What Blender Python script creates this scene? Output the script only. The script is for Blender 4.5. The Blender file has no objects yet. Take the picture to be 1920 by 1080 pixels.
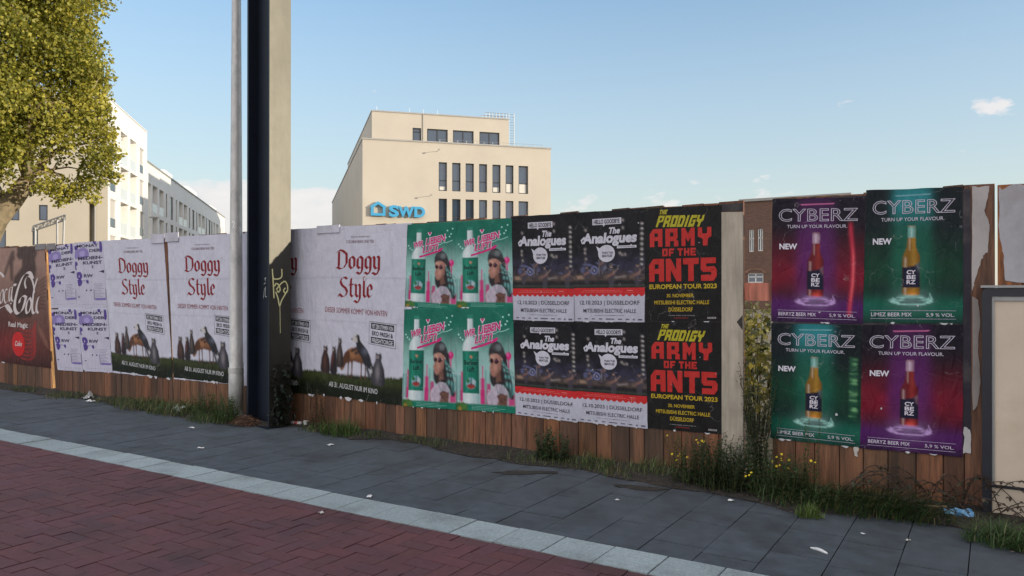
import bpy, math, random
import numpy as np
from mathutils import Vector, noise as mnoise
R = math.radians
SC = bpy.context.scene
COL = SC.collection

# ------------------------------------------------------------------ camera
F, H, D = 1446.0, 1.40, 5.712            # focal in photo pixels, eye height, distance of eye to the hoarding
TH = R(32.04); CT, ST = math.cos(TH), math.sin(TH)
cam_d = bpy.data.cameras.new('camera'); cam = bpy.data.objects.new('camera', cam_d); COL.objects.link(cam)
cam_d.sensor_width = 36; cam_d.lens = F/1920*36; cam_d.clip_end = 3000; cam_d.clip_start = .05
cam.location = (0, -D, H); cam.rotation_euler = (R(90+.198), 0, TH)
SC.camera = cam
# ------------------------------------------------------------------ light
SUN_EL, SUN_AZ = 8.0, 8.0                # elevation; angle from +X (along the hoarding) towards +Y (behind it)
sdir = Vector((math.cos(R(SUN_EL))*math.cos(R(SUN_AZ)), math.cos(R(SUN_EL))*math.sin(R(SUN_AZ)), math.sin(R(SUN_EL))))
sl = bpy.data.lights.new('sun', 'SUN'); sl.energy = 2.7; sl.angle = R(.5); sl.color = (1, .88, .71)
so = bpy.data.objects.new('sun', sl); COL.objects.link(so); so.location = (30, 4, 20)
so.rotation_euler = sdir.to_track_quat('Z', 'Y').to_euler()
SC.view_settings.view_transform = 'Standard'; SC.view_settings.look = 'None'
SC.view_settings.gamma = 1; SC.view_settings.exposure = .75
wd = bpy.data.worlds.new('World'); SC.world = wd; wd.use_nodes = True
SKY_STRENGTH = .15

class NT:
    def __init__(s, nt): s.nt = nt
    def n(s, t, **kw):
        x = s.nt.nodes.new(t)
        for k, v in kw.items():
            if k.startswith('i_'):
                k2 = k[2:]; k2 = int(k2) if k2.isdigit() else k2
                x.inputs[k2].default_value = v
            else: setattr(x, k, v)
        return x
    def l(s, a, b): s.nt.links.new(a, b)
    def math(s, op, a, b=None, c=None, clamp=False):
        x = s.nt.nodes.new('ShaderNodeMath'); x.operation = op; x.use_clamp = clamp
        for i, q in enumerate((a, b, c)):
            if q is None: continue
            if isinstance(q, (int, float)): x.inputs[i].default_value = q
            else: s.nt.links.new(q, x.inputs[i])
        return x.outputs[0]
    def mix(s, fac, a, b, blend='MIX'):
        x = s.nt.nodes.new('ShaderNodeMix'); x.data_type = 'RGBA'; x.blend_type = blend
        for i, q in ((0, fac), (6, a), (7, b)):
            if isinstance(q, (int, float)): x.inputs[i].default_value = q
            elif isinstance(q, tuple): x.inputs[i].default_value = q if len(q) == 4 else q+(1,)
            else: s.nt.links.new(q, x.inputs[i])
        return x.outputs[2]
    def ramp(s, fac, stops):
        x = s.nt.nodes.new('ShaderNodeValToRGB'); e = x.color_ramp.elements
        while len(e) < len(stops): e.new(.5)
        for k, (p, c) in zip(e, stops):
            k.position = p; k.color = (c, c, c, 1) if isinstance(c, (int, float)) else (c+(1,))[:4]
        s.nt.links.new(fac, x.inputs[0]); return x.outputs[0]

def pxdir(px, py):
    u = (px-960)/F; v = (545-py)/F
    return Vector((-ST+u*CT, CT+u*ST, v)).normalized()

def build_world():
    t = NT(wd.node_tree); wd.node_tree.nodes.clear()
    sky = t.n('ShaderNodeTexSky', sky_type='NISHITA', sun_disc=False, sun_elevation=R(SUN_EL),
              sun_rotation=math.atan2(sdir.x, sdir.y), altitude=40, air_density=1.0, dust_density=.6, ozone_density=1.6)
    geo = t.n('ShaderNodeTexCoord'); vec = geo.outputs['Generated']
    mp = t.n('ShaderNodeMapping'); mp.inputs['Scale'].default_value = (1, 1, 2.2); t.l(vec, mp.inputs[0])
    nz = t.n('ShaderNodeTexNoise', i_Scale=15, i_Detail=7, i_Roughness=.55); t.l(mp.outputs[0], nz.inputs[0])
    nb = t.n('ShaderNodeTexNoise', i_Scale=40, i_Detail=4); t.l(mp.outputs[0], nb.inputs[0])
    sep = t.n('ShaderNodeSeparateXYZ'); t.l(vec, sep.inputs[0]); z = sep.outputs[2]
    def spot(px, py, lo, hi):
        d = t.n('ShaderNodeVectorMath', operation='DOT_PRODUCT'); t.l(vec, d.inputs[0]); d.inputs[1].default_value = pxdir(px, py)
        m = t.n('ShaderNodeMapRange', interpolation_type='SMOOTHSTEP'); t.l(d.outputs['Value'], m.inputs[0])
        m.inputs[1].default_value = math.cos(R(lo)); m.inputs[2].default_value = math.cos(R(hi)); return m.outputs[0]
    # low bank of cumulus: only under ~9 degrees
    band = t.n('ShaderNodeMapRange', interpolation_type='SMOOTHSTEP'); t.l(z, band.inputs[0])
    for i, v in ((1, .165), (2, .09), (3, 0), (4, 1)): band.inputs[i].default_value = v
    left = t.math('MAXIMUM', spot(470, 420, 11, 2), t.math('MULTIPLY', spot(1270, 440, 16, 3), .46))
    amt = t.math('MULTIPLY', band.outputs[0], left)
    n1 = t.math('ADD', nz.outputs[0], t.math('MULTIPLY', nb.outputs[0], .22))
    cl = t.math('ADD', t.math('SUBTRACT', n1, .90), t.math('MULTIPLY', amt, .74))
    m1 = t.ramp(cl, [(.0, 0.), (.05, .45), (.13, .8)])
    zc_ = pxdir(1868, 198).z; zw = t.n('ShaderNodeMapRange', interpolation_type='SMOOTHSTEP'); t.l(t.math('ABSOLUTE', t.math('SUBTRACT', z, zc_)), zw.inputs[0])
    for i, v in ((1, .003), (2, .019), (3, 1.), (4, 0.)): zw.inputs[i].default_value = v
    tiny = t.math('MULTIPLY', t.math('MULTIPLY', spot(1868, 198, 2.0, .3), zw.outputs[0]), .31)
    tiny2 = t.math('MULTIPLY', spot(1590, 205, 1.0, .2), .15)
    tiny3 = t.math('MULTIPLY', spot(1432, 362, 1.6, .3), .28)
    mp2 = t.n('ShaderNodeMapping'); mp2.inputs['Scale'].default_value = (1, 1, 2.6); t.l(vec, mp2.inputs[0])
    nc = t.n('ShaderNodeTexNoise', i_Scale=38, i_Detail=6, i_Roughness=.6); t.l(mp2.outputs[0], nc.inputs[0])
    c2 = t.math('ADD', t.math('SUBTRACT', nc.outputs[0], .70), t.math('MAXIMUM', tiny, t.math('MAXIMUM', tiny2, tiny3)))
    m2 = t.ramp(c2, [(.0, 0.), (.16, .8)])
    mm = t.math('MAXIMUM', m1, m2)
    # clear sky: the Nishita radiance with its bright end rolled off, a little haze low down
    lum = t.n('ShaderNodeVectorMath', operation='DOT_PRODUCT'); t.l(sky.outputs[0], lum.inputs[0]); lum.inputs[1].default_value = (.25, .60, .15)
    K, gain = 3.75, 1.78
    roll = t.math('DIVIDE', t.math('MULTIPLY', t.math('SUBTRACT', 1., t.math('POWER', math.e, t.math('MULTIPLY', lum.outputs['Value'], -gain/K))), K), lum.outputs['Value'])
    cb3 = t.n('ShaderNodeVectorMath', operation='SCALE'); t.l(sky.outputs[0], cb3.inputs[0]); t.l(t.math('MULTIPLY', roll, 1.02), cb3.inputs['Scale'])
    hz = t.n('ShaderNodeMapRange'); t.l(z, hz.inputs[0])
    for i, v in ((1, .0), (2, .36), (3, .58), (4, .0)): hz.inputs[i].default_value = v
    base = t.mix(1., t.mix(hz.outputs[0], cb3.outputs[0], (2.95, 3.1, 3.25)), (1.0, .985, 1.0), 'MULTIPLY')
    fin = t.mix(mm, base, t.mix(nb.outputs[0], (3.1, 3.05, 3.2), (4.1, 3.8, 3.6)))
    # added bright cloud deck over and behind the viewer, unseen, lifting the shaded hoarding
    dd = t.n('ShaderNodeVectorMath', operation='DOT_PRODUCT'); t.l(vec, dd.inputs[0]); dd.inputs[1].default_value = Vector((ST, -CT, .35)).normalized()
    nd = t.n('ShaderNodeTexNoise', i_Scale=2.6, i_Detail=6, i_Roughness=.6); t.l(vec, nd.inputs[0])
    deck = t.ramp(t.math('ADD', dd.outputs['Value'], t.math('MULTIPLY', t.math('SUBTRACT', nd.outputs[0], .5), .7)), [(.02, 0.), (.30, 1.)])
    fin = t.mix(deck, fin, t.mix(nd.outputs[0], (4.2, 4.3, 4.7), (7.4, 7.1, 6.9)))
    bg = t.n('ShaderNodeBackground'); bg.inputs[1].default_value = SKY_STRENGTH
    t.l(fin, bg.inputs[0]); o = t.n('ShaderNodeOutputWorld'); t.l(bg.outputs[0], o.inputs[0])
build_world()

# ------------------------------------------------------------------ helpers
def lin(c):
    c /= 255.0
    return c/12.92 if c <= .04045 else ((c+.055)/1.055)**2.4
def S(r, g, b, k=1.35): return (min(.92, lin(r)*k), min(.92, lin(g)*k), min(.92, lin(b)*k))
def G(px, py, z=0.0):                     # ground point seen at a photo pixel
    d = F*(H-z)/(py-545); u = (px-960)/F
    return (d*(-ST+u*CT), d*(CT+u*ST)-D)
def FP(px, py, y=0.0):                    # point on the plane Y=y seen at a photo pixel -> (X, Z)
    u = (px-960)/F; d = (D+y)/(CT+u*ST)
    return (d*(-ST+u*CT), H+(545-py)/F*d)
def W(r, f): return (-ST*f+CT*r, CT*f+ST*r-D)   # camera-frame (right, forward) -> world XY
ORIG = {}
def tag(o, label=None, cat=None, group=None, kind=None):
    for k, v in (('label', label), ('category', cat), ('group', group), ('kind', kind)):
        if v: o[k] = v
    return o
def thing(name, loc, label, cat, group=None):
    o = bpy.data.objects.new(name, None); o.empty_display_size = .1; COL.objects.link(o); o.location = loc
    ORIG[o] = Vector(loc); return tag(o, label, cat, group)

class MB:
    def __init__(s): s.v = []; s.f = []; s.c = []; s.m = []; s.mi = 0; s.col = (.5, .5, .5)
    def vert(s, p, c=None): s.v.append(tuple(p)); s.c.append(c or s.col); return len(s.v)-1
    def face(s, pts, c=None):
        i = [s.vert(p, c) for p in pts]; s.f.append(i); s.m.append(s.mi)
    def idx(s, ids): s.f.append(list(ids)); s.m.append(s.mi)
    def box(s, x0, y0, z0, x1, y1, z1, c=None, skip=''):
        P = [(x0,y0,z0),(x1,y0,z0),(x1,y1,z0),(x0,y1,z0),(x0,y0,z1),(x1,y0,z1),(x1,y1,z1),(x0,y1,z1)]
        s.hexa(P, c, skip)
    def hexa(s, P, c=None, skip=''):
        i = [s.vert(p, c) for p in P]
        for nm, q in (('b',(0,3,2,1)),('t',(4,5,6,7)),('f',(0,1,5,4)),('r',(1,2,6,5)),('k',(2,3,7,6)),('l',(3,0,4,7))):
            if nm not in skip: s.idx([i[k] for k in q])
    def obox(s, o, e, n, a0, a1, b0, b1, z0, z1, c=None):   # box in a wall frame: along e, out along n
        def p(a, b, z): return (o[0]+e[0]*a+n[0]*b, o[1]+e[1]*a+n[1]*b, z)
        s.hexa([p(a0,b1,z0),p(a1,b1,z0),p(a1,b0,z0),p(a0,b0,z0),p(a0,b1,z1),p(a1,b1,z1),p(a1,b0,z1),p(a0,b0,z1)], c)
    def tube(s, pts, radii, seg=8, c=None, caps=True):
        pts = [Vector(p) for p in pts]
        if isinstance(radii, (int, float)): radii = [radii]*len(pts)
        rings = []; ref = None
        for k, p in enumerate(pts):
            t = (pts[min(k+1, len(pts)-1)]-pts[max(k-1, 0)]).normalized()
            if ref is None: ref = Vector((0, 0, 1)) if abs(t.z) < .9 else Vector((1, 0, 0))
            a = t.cross(ref).normalized(); b = t.cross(a).normalized(); ref = a.cross(t) if False else ref
            rings.append([s.vert(p+(a*math.cos(2*math.pi*q/seg)+b*math.sin(2*math.pi*q/seg))*radii[k], c) for q in range(seg)])
        for k in range(len(rings)-1):
            for q in range(seg): s.idx([rings[k][q], rings[k][(q+1) % seg], rings[k+1][(q+1) % seg], rings[k+1][q]])
        if caps: s.idx(rings[0][::-1]); s.idx(rings[-1])
    def build(s, name, mats, parent=None, origin=None, smooth=False, label=None):
        if not isinstance(mats, (list, tuple)): mats = [mats]
        og = ORIG[parent] if parent is not None else Vector(origin or (0, 0, 0))
        me = bpy.data.meshes.new(name)
        me.from_pydata([(a-og.x, b-og.y, c-og.z) for a, b, c in s.v], [], s.f)
        for m in mats: me.materials.append(m)
        if len(mats) > 1: me.polygons.foreach_set('material_index', s.m)
        at = me.color_attributes.new('Col', 'FLOAT_COLOR', 'POINT')
        at.data.foreach_set('color', [q for c in s.c for q in (c[0], c[1], c[2], 1.0)])
        if smooth: me.polygons.foreach_set('use_smooth', [True]*len(me.polygons))
        me.update(); o = bpy.data.objects.new(name, me); COL.objects.link(o)
        if parent is not None: o.parent = parent
        else: o.location = og
        ORIG[o] = og
        if label: o['label'] = label
        return o

def mat(name, col=None, rough=.6, var=.15, scale=6, stretch=(1, 1, 1), bump=0., bscale=None, metal=0., attr=False,
        spec=.5, spots=0, dstr=False, dirt=None, dscale=1.2, damt=.5, coords='Object', trans=0., detail=5):
    m = bpy.data.materials.new(name); m.use_nodes = True; t = NT(m.node_tree); bs = m.node_tree.nodes['Principled BSDF']
    tc = t.n('ShaderNodeTexCoord'); mp = t.n('ShaderNodeMapping'); mp.inputs['Scale'].default_value = stretch
    t.l(tc.outputs[coords], mp.inputs[0])
    nz = t.n('ShaderNodeTexNoise', i_Scale=scale, i_Detail=detail, i_Roughness=.6); t.l(mp.outputs[0], nz.inputs[0])
    if attr:
        a = t.n('ShaderNodeVertexColor', layer_name='Col'); c = a.outputs[0]
        if col: c = t.mix(1., c, col, 'MULTIPLY')
    else:
        rgb = t.n('ShaderNodeRGB'); rgb.outputs[0].default_value = tuple(col)+(1,); c = rgb.outputs[0]
    k = t.ramp(nz.outputs[0], [(.25, 1-var), (.75, 1+var)])
    hs = t.n('ShaderNodeVectorMath', operation='MULTIPLY'); t.l(c, hs.inputs[0]); t.l(k, hs.inputs[1]); c = hs.outputs[0]
    # ramps clamp at 1, so scale back up
    if dirt:
        dn = t.n('ShaderNodeTexNoise', i_Scale=dscale, i_Detail=6, i_Roughness=.65); t.l(mp.outputs[0] if dstr else tc.outputs[coords], dn.inputs[0])
        df = t.ramp(dn.outputs[0], [(.48, 0.), (.72, damt)]); c = t.mix(df, c, dirt)
    if spots:                                        # trodden gum and drips
        for sc_, rad_, colr in ((spots, .045, (.018, .018, .018)), (spots*.63, .03, (.20, .20, .19)), (spots*2.3, .05, (.03, .03, .03))):
            vv = t.n('ShaderNodeTexVoronoi', i_Scale=sc_); t.l(tc.outputs[coords], vv.inputs[0]); sv = t.n('ShaderNodeSeparateColor'); t.l(vv.outputs['Color'], sv.inputs[0])
            on = t.math('MULTIPLY', t.ramp(vv.outputs['Distance'], [(rad_*.6, 1.), (rad_, 0.)]), t.math('LESS_THAN', sv.outputs[0], .4)); c = t.mix(t.math('MULTIPLY', on, .7), c, colr)
    t.l(c, bs.inputs['Base Color']); bs.inputs['Roughness'].default_value = rough; bs.inputs['Metallic'].default_value = metal
    bs.inputs['Specular IOR Level'].default_value = spec
    if bump:
        b2 = nz
        if bscale: b2 = t.n('ShaderNodeTexNoise', i_Scale=bscale, i_Detail=6); t.l(mp.outputs[0], b2.inputs[0])
        bp = t.n('ShaderNodeBump'); bp.inputs['Strength'].default_value = min(1, bump); bp.inputs['Distance'].default_value = .02
        t.l(b2.outputs[0], bp.inputs['Height']); t.l(bp.outputs[0], bs.inputs['Normal'])
    if trans:
        tr = t.n('ShaderNodeBsdfTranslucent'); t.l(c, tr.inputs[0]); mx = t.n('ShaderNodeMixShader'); mx.inputs[0].default_value = trans
        t.l(bs.outputs[0], mx.inputs[1]); t.l(tr.outputs[0], mx.inputs[2]); t.l(mx.outputs[0], m.node_tree.nodes['Material Output'].inputs[0])
    return m

M = {}
M['slab'] = mat('grey_concrete_slab', (.98, 1., 1.03), .72, .25, 9, attr=True, bump=.2, bscale=110, dirt=(.020, .020, .021), dscale=2.4, damt=.7, spots=4.2)
M['kerb'] = mat('pale_concrete_tile', None, .8, .28, 60, attr=True, bump=.2, bscale=150, dirt=(.10, .10, .095), dscale=3, damt=.5)
M['brick_pave'] = mat('red_clinker_paver', None, .75, .2, 25, attr=True, bump=.15, bscale=90, dirt=(.026, .016, .017), dscale=1.5, damt=.65, spots=2.6)
M['mortar'] = mat('dark_joint_sand', (.020, .018, .018), .95, .3, 30)
M['earth'] = mat('sandy_earth', (.17, .135, .09), .95, .35, 1.2, bump=.4, bscale=8, dirt=(.10, .085, .05), dscale=.3, damt=.8)
M['soil'] = mat('dark_verge_soil', (.030, .025, .020), .9, .5, 14, bump=.8, bscale=40, dirt=(.010, .009, .008), dscale=5, damt=.8)
M['asphalt'] = mat('asphalt', (.05, .05, .052), .85, .2, 20, bump=.2, bscale=200)
M['wood'] = mat('weathered_hoarding_wood', None, .75, .55, 9, (6, 6, .55), dstr=True, attr=True, bump=.35, dirt=(.030, .018, .012), dscale=2.2, damt=.9)
M['print'] = None
M['oldpaper'] = mat('old_pasted_paper', None, .75, .16, 5, (1, 1, .5), attr=True, bump=.5, bscale=14, dirt=(.20, .17, .15), dscale=3, damt=.4)
M['galv'] = mat('galvanised_steel', (.54, .53, .51), .42, .22, 16, (1, 1, .4), metal=.25, dirt=(.22, .22, .21), dscale=5, damt=.5)
M['post'] = mat('black_green_painted_steel', (.090, .087, .074), .5, .15, 4, (1, 1, .3), metal=1., bump=.05, bscale=20, dirt=(.05, .052, .045), dscale=6, damt=.25)
M['postdark'] = mat('near_black_paint', (.008, .012, .022), .5, .2, 4, bump=.05, bscale=20, spec=.3)
M['paint'] = mat('spray_paint', None, .5, .12, 40, attr=True)
M['plaster_beige'] = mat('beige_render', (.445, .405, .335), .85, .06, .35, bump=.1, bscale=60, dirt=(.395, .355, .295), dscale=.15, damt=.4)
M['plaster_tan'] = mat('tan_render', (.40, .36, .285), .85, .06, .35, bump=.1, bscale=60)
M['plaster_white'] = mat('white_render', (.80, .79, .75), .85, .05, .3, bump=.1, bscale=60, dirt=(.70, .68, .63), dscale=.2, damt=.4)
M['cap'] = mat('grey_metal_flashing', (.30, .29, .27), .5, .1, 2)
M['frame'] = mat('dark_window_frame', (.022, .027, .033), .4, .1, 5)
M['whiteframe'] = mat('white_window_frame', (.7, .7, .68), .5, .05, 5)
M['glass'] = mat('window_glass', (.025, .045, .075), .03, .3, .4, spec=1.0)
M['blind'] = mat('pale_roller_blind', (.55, .53, .48), .6, .06, 2)
M['balglass'] = mat('milky_balcony_glass', (.62, .66, .66), .15, .05, 2)
M['blue'] = mat('blue_sign_letters', (.045, .29, .50), .35, .05, 3)
M['rail'] = mat('steel_railing', (.30, .30, .30), .4, .1, 10, metal=.5)
M['roof_brown'] = mat('brown_tiled_roof', (.20, .11, .075), .8, .3, 4)
M['clinker'] = None
M['cream'] = mat('cream_enamel_panel', (.60, .50, .39), .45, .08, 2, dirt=(.42, .33, .23), dscale=2.2, damt=.5)
M['navy'] = mat('navy_powder_coat', (.012, .014, .022), .4, .2, 10)
M['leaf'] = mat('tree_leaf', None, .5, .2, 30, attr=True, trans=.42)
M['weed'] = mat('weed_leaf', None, .6, .2, 30, attr=True, trans=.25)
M['bark'] = mat('mottled_bark', (.30, .24, .15), .85, .4, 5, (1, 1, .5), bump=.5, dirt=(.13, .11, .07), dscale=3, damt=.8)
M['litter'] = mat('crumpled_litter', None, .55, .15, 40, attr=True, bump=.3, bscale=90)

def brick_material():
    m = bpy.data.materials.new('dark_brick_wall'); m.use_nodes = True; t = NT(m.node_tree); bs = m.node_tree.nodes['Principled BSDF']
    tc = t.n('ShaderNodeTexCoord'); sp = t.n('ShaderNodeSeparateXYZ'); t.l(tc.outputs['Object'], sp.inputs[0])
    cb = t.n('ShaderNodeCombineXYZ'); t.l(t.math('ADD', sp.outputs[0], sp.outputs[1]), cb.inputs[0]); t.l(sp.outputs[2], cb.inputs[1])
    br = t.n('ShaderNodeTexBrick'); t.l(cb.outputs[0], br.inputs[0])
    br.inputs['Color1'].default_value = (.16, .075, .05, 1); br.inputs['Color2'].default_value = (.10, .05, .036, 1)
    br.inputs['Mortar'].default_value = (.14, .12, .10, 1); br.inputs['Scale'].default_value = 1
    br.inputs['Brick Width'].default_value = .24; br.inputs['Row Height'].default_value = .075; br.inputs['Mortar Size'].default_value = .008
    t.l(br.outputs[0], bs.inputs['Base Color']); bs.inputs['Roughness'].default_value = .9
    return m
M['clinker'] = brick_material()

def print_material():
    m = bpy.data.materials.new('printed_poster_paper'); m.use_nodes = True; t = NT(m.node_tree); bs = m.node_tree.nodes['Principled BSDF']
    a = t.n('ShaderNodeVertexColor', layer_name='Col'); geo = t.n('ShaderNodeNewGeometry'); pos = geo.outputs['Position']
    nz = t.n('ShaderNodeTexNoise', i_Scale=7, i_Detail=8, i_Roughness=.7); t.l(pos, nz.inputs[0])
    f = t.n('ShaderNodeTexNoise', i_Scale=130, i_Detail=3); t.l(pos, f.inputs[0])
    k = t.ramp(nz.outputs[0], [(.3, .86), (.62, 1.)]); k2 = t.ramp(f.outputs[0], [(.3, .9), (.7, 1.)])
    c = t.mix(1., t.mix(1., a.outputs[0], k, 'MULTIPLY'), k2, 'MULTIPLY')
    # damp, dirty runs and rubbed spots of the glued paper
    mp = t.n('ShaderNodeMapping'); mp.inputs['Scale'].default_value = (9, 1, .9); t.l(pos, mp.inputs[0])
    st = t.n('ShaderNodeTexNoise', i_Scale=2.2, i_Detail=6, i_Roughness=.6); t.l(mp.outputs[0], st.inputs[0])
    c = t.mix(t.ramp(st.outputs[0], [(.55, 0.), (.8, .35)]), c, t.mix(1., c, (.62, .60, .57), 'MULTIPLY'))
    # rubbed white along the creases
    vo2 = t.n('ShaderNodeTexVoronoi', feature='DISTANCE_TO_EDGE', i_Scale=2.3); wn = t.n('ShaderNodeTexNoise', i_Scale=3, i_Detail=4); t.l(pos, wn.inputs[0])
    wv = t.n('ShaderNodeVectorMath', operation='ADD'); t.l(pos, wv.inputs[0]); t.l(wn.outputs[1], wv.inputs[1]); t.l(wv.outputs[0], vo2.inputs[0])
    ed = t.ramp(vo2.outputs[0], [(0., .5), (.012, 0.)]); ed = t.math('MULTIPLY', ed, t.ramp(nz.outputs[0], [(.5, 0.), (.68, 1.)]))
    c = t.mix(ed, c, (.45, .43, .43))
    t.l(c, bs.inputs['Base Color']); bs.inputs['Roughness'].default_value = .5; bs.inputs['Specular IOR Level'].default_value = .22
    # creases: stretched noise + board joints showing through
    mp2 = t.n('ShaderNodeMapping'); mp2.inputs['Scale'].default_value = (5, 1, 1.2); t.l(pos, mp2.inputs[0])
    w1 = t.n('ShaderNodeTexNoise', i_Scale=3.5, i_Detail=5, i_Roughness=.55, i_Distortion=.6); t.l(mp2.outputs[0], w1.inputs[0])
    vo = t.n('ShaderNodeTexVoronoi', feature='DISTANCE_TO_EDGE', i_Scale=4.5); t.l(pos, vo.inputs[0])
    cr = t.ramp(vo.outputs[0], [(0., 0.), (.03, 1.)])
    hgt = t.math('ADD', w1.outputs[0], t.math('MULTIPLY', cr, .05))
    bp = t.n('ShaderNodeBump'); bp.inputs['Strength'].default_value = .55; bp.inputs['Distance'].default_value = .03
    t.l(hgt, bp.inputs['Height']); t.l(bp.outputs[0], bs.inputs['Normal'])
    return m
M['print'] = print_material()

# ------------------------------------------------------------------ the setting: ground and pavings
rnd = random.Random(5)
def jit(c, a, r=rnd):
    k = 1+r.uniform(-a, a); return (c[0]*k, c[1]*k, c[2]*k)
g = MB(); nx, ny = 40, 40
for i in range(nx):
    for j in range(ny):
        def gp(a, b):
            x = -900+1800*(a/nx); y = -900+1800*(b/ny); return (x, y, -.03)
        g.face([gp(i, j), gp(i+1, j), gp(i+1, j+1), gp(i, j+1)])
tag(g.build('ground', M['earth']), kind='structure')
b = MB(); b.face([(-60, -16, -.022), (12, -16, -.022), (12, .06, -.022), (-60, .06, -.022)])
tag(b.build('paving_bed', M['mortar']), kind='structure')
b = MB(); b.face([(-200, -40, -.018), (60, -40, -.018), (60, -9.2, -.018), (-200, -9.2, -.018)])
tag(b.build('road', M['asphalt']), kind='structure')

sb = MB(); w = .305; base = S(68, 74, 79, 1.04)
i0 = int((-30)/w); x_off = -1.945
for i in range(-92, 36):
    x0 = x_off+i*w; y = -1.826
    L = .458; y -= 0; off = (i % 3)*L/3+(.08 if i % 2 else 0)
    ys = [-1.826]; yy = -1.826+L-off
    while yy < .0: ys.append(yy); yy += L
    ys.append(.05)
    for y0, y1 in zip(ys, ys[1:]):
        if y1-y0 < .05: continue
        dz = rnd.uniform(-.002, .0015); c = jit(base, .08)
        e = .0028
        t0, t1 = rnd.uniform(-.001, .001), rnd.uniform(-.001, .001)
        P = [(x0+e,y0+e,-.02),(x0+w-e,y0+e,-.02),(x0+w-e,y1-e,-.02),(x0+e,y1-e,-.02),
             (x0+e,y0+e,dz+t0),(x0+w-e,y0+e,dz-t1),(x0+w-e,y1-e,dz-t0),(x0+e,y1-e,dz+t1)]
        sb.hexa(P, c, 'b')
tag(sb.build('grey_pavement', M['slab']), kind='structure')
kb = MB(); base = S(132, 142, 144, 1.2)
for i in range(-92, 36):
    x0 = -2.065+i*.305; dz = rnd.uniform(-.003, .002); e = rnd.uniform(.003, .0048)
    kb.box(x0+e, -2.128+e, -.02, x0+.305-e, -1.831-e, .002+dz, jit(base, .11), 'b')
tag(kb.build('light_tile_strip', M['kerb']), kind='structure')
rb = MB(); base = S(86, 52, 55, 1.04); u = .1035
def brick(x0, y0, x1, y1):
    if y1 > -2.131: y1 = -2.131
    if y1-y0 < .02: return
    e = .0022; dz = rnd.uniform(-.0022, .0018); t0, t1 = rnd.uniform(-.0012, .0012), rnd.uniform(-.0012, .0012)
    c = jit(base, .09); c = (c[0]*rnd.uniform(.92, 1.1), c[1], c[2]*rnd.uniform(.9, 1.08))
    rb.hexa([(x0+e,y0+e,-.02),(x1-e,y0+e,-.02),(x1-e,y1-e,-.02),(x0+e,y1-e,-.02),
             (x0+e,y0+e,dz+t0),(x1-e,y0+e,dz-t1),(x1-e,y1-e,dz-t0),(x0+e,y1-e,dz+t1)], c, 'b')
for r_ in range(-58, 1):
    for c_ in range(-170, 42):
        t_ = (c_-r_) % 4; x = c_*u; y = -2.131+r_*u
        if t_ == 0: brick(x, y, x+2*u, y+u)
        elif t_ == 2: brick(x, y-u, x+u, y+u)
tag(rb.build('red_brick_paving', M['brick_pave']), kind='structure')

# dark earth strip under the hoarding, broken edge
edge = [(-20,-.30),(-13,-.25),(-10.9,-.30),(-9.8,-.20),(-8.9,-.32),(-8.2,-.36),(-7.5,-.42),(-6.9,-.5),(-6.5,-.46),(-6.1,-.14),(-5.6,-.28),
        (-5.1,-.36),(-4.8,-.16),(-4.4,-.22),(-4.0,-.36),(-3.6,-.34),(-3.2,-.42),(-2.9,-.34),(-2.4,-.37),(-2.1,-.50),(-1.7,-.46),(-1.4,-.50),
        (-1.05,-.66),(-.75,-.52),(-.4,-.44),(-.15,-.46),(.1,-.78),(.5,-.8),(3,-.7),(9,-.6)]
def edge_y(x):
    for (a, ya), (b_, yb) in zip(edge, edge[1:]):
        if a <= x <= b_: return ya+(yb-ya)*(x-a)/(b_-a)
    return -.3
so_ = MB(); xs = [-20+.09*k for k in range(310)]
rows = 6
grid = []
for x in xs:
    e = edge_y(x)+.10*mnoise.noise((x*3.1, 0, 1))+.05*mnoise.noise((x*11, 3, 1)); rowv = []
    for k in range(rows+1):
        q = k/rows; y = .1*(1-q)+e*q
        z = .004+(1-q)*.035*(1+.7*mnoise.noise((x*4, y*9, 2))) if k < rows else .0035
        rowv.append(so_.vert((x, y, z)))
    grid.append(rowv)
for a, b_ in zip(grid, grid[1:]):
    for k in range(rows): so_.idx([a[k], a[k+1], b_[k+1], b_[k]])
tag(so_.build('soil', M['soil'], smooth=True), kind='structure')

def stain(cx, cy, rx, ry, rz, seed, name='damp_stain'):
    mb = MB(); n = 40; P = []
    for k in range(n):
        a = 2*math.pi*k/n; q = 1+.45*mnoise.noise((math.cos(a)*1.7+seed, math.sin(a)*1.7, 3)); x, y = rx*q*math.cos(a), ry*q*math.sin(a); P.append((cx+x*math.cos(rz)-y*math.sin(rz), cy+x*math.sin(rz)+y*math.cos(rz), .0032+.0004*seed))
    mb.face(P); tag(mb.build(name, M['soil']), kind='structure')
stain(*G(985, 886), .26, .06, .55, 1); stain(*G(880, 838), .42, .10, .1, 2); stain(*G(1200, 915), .20, .06, .2, 3)
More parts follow.
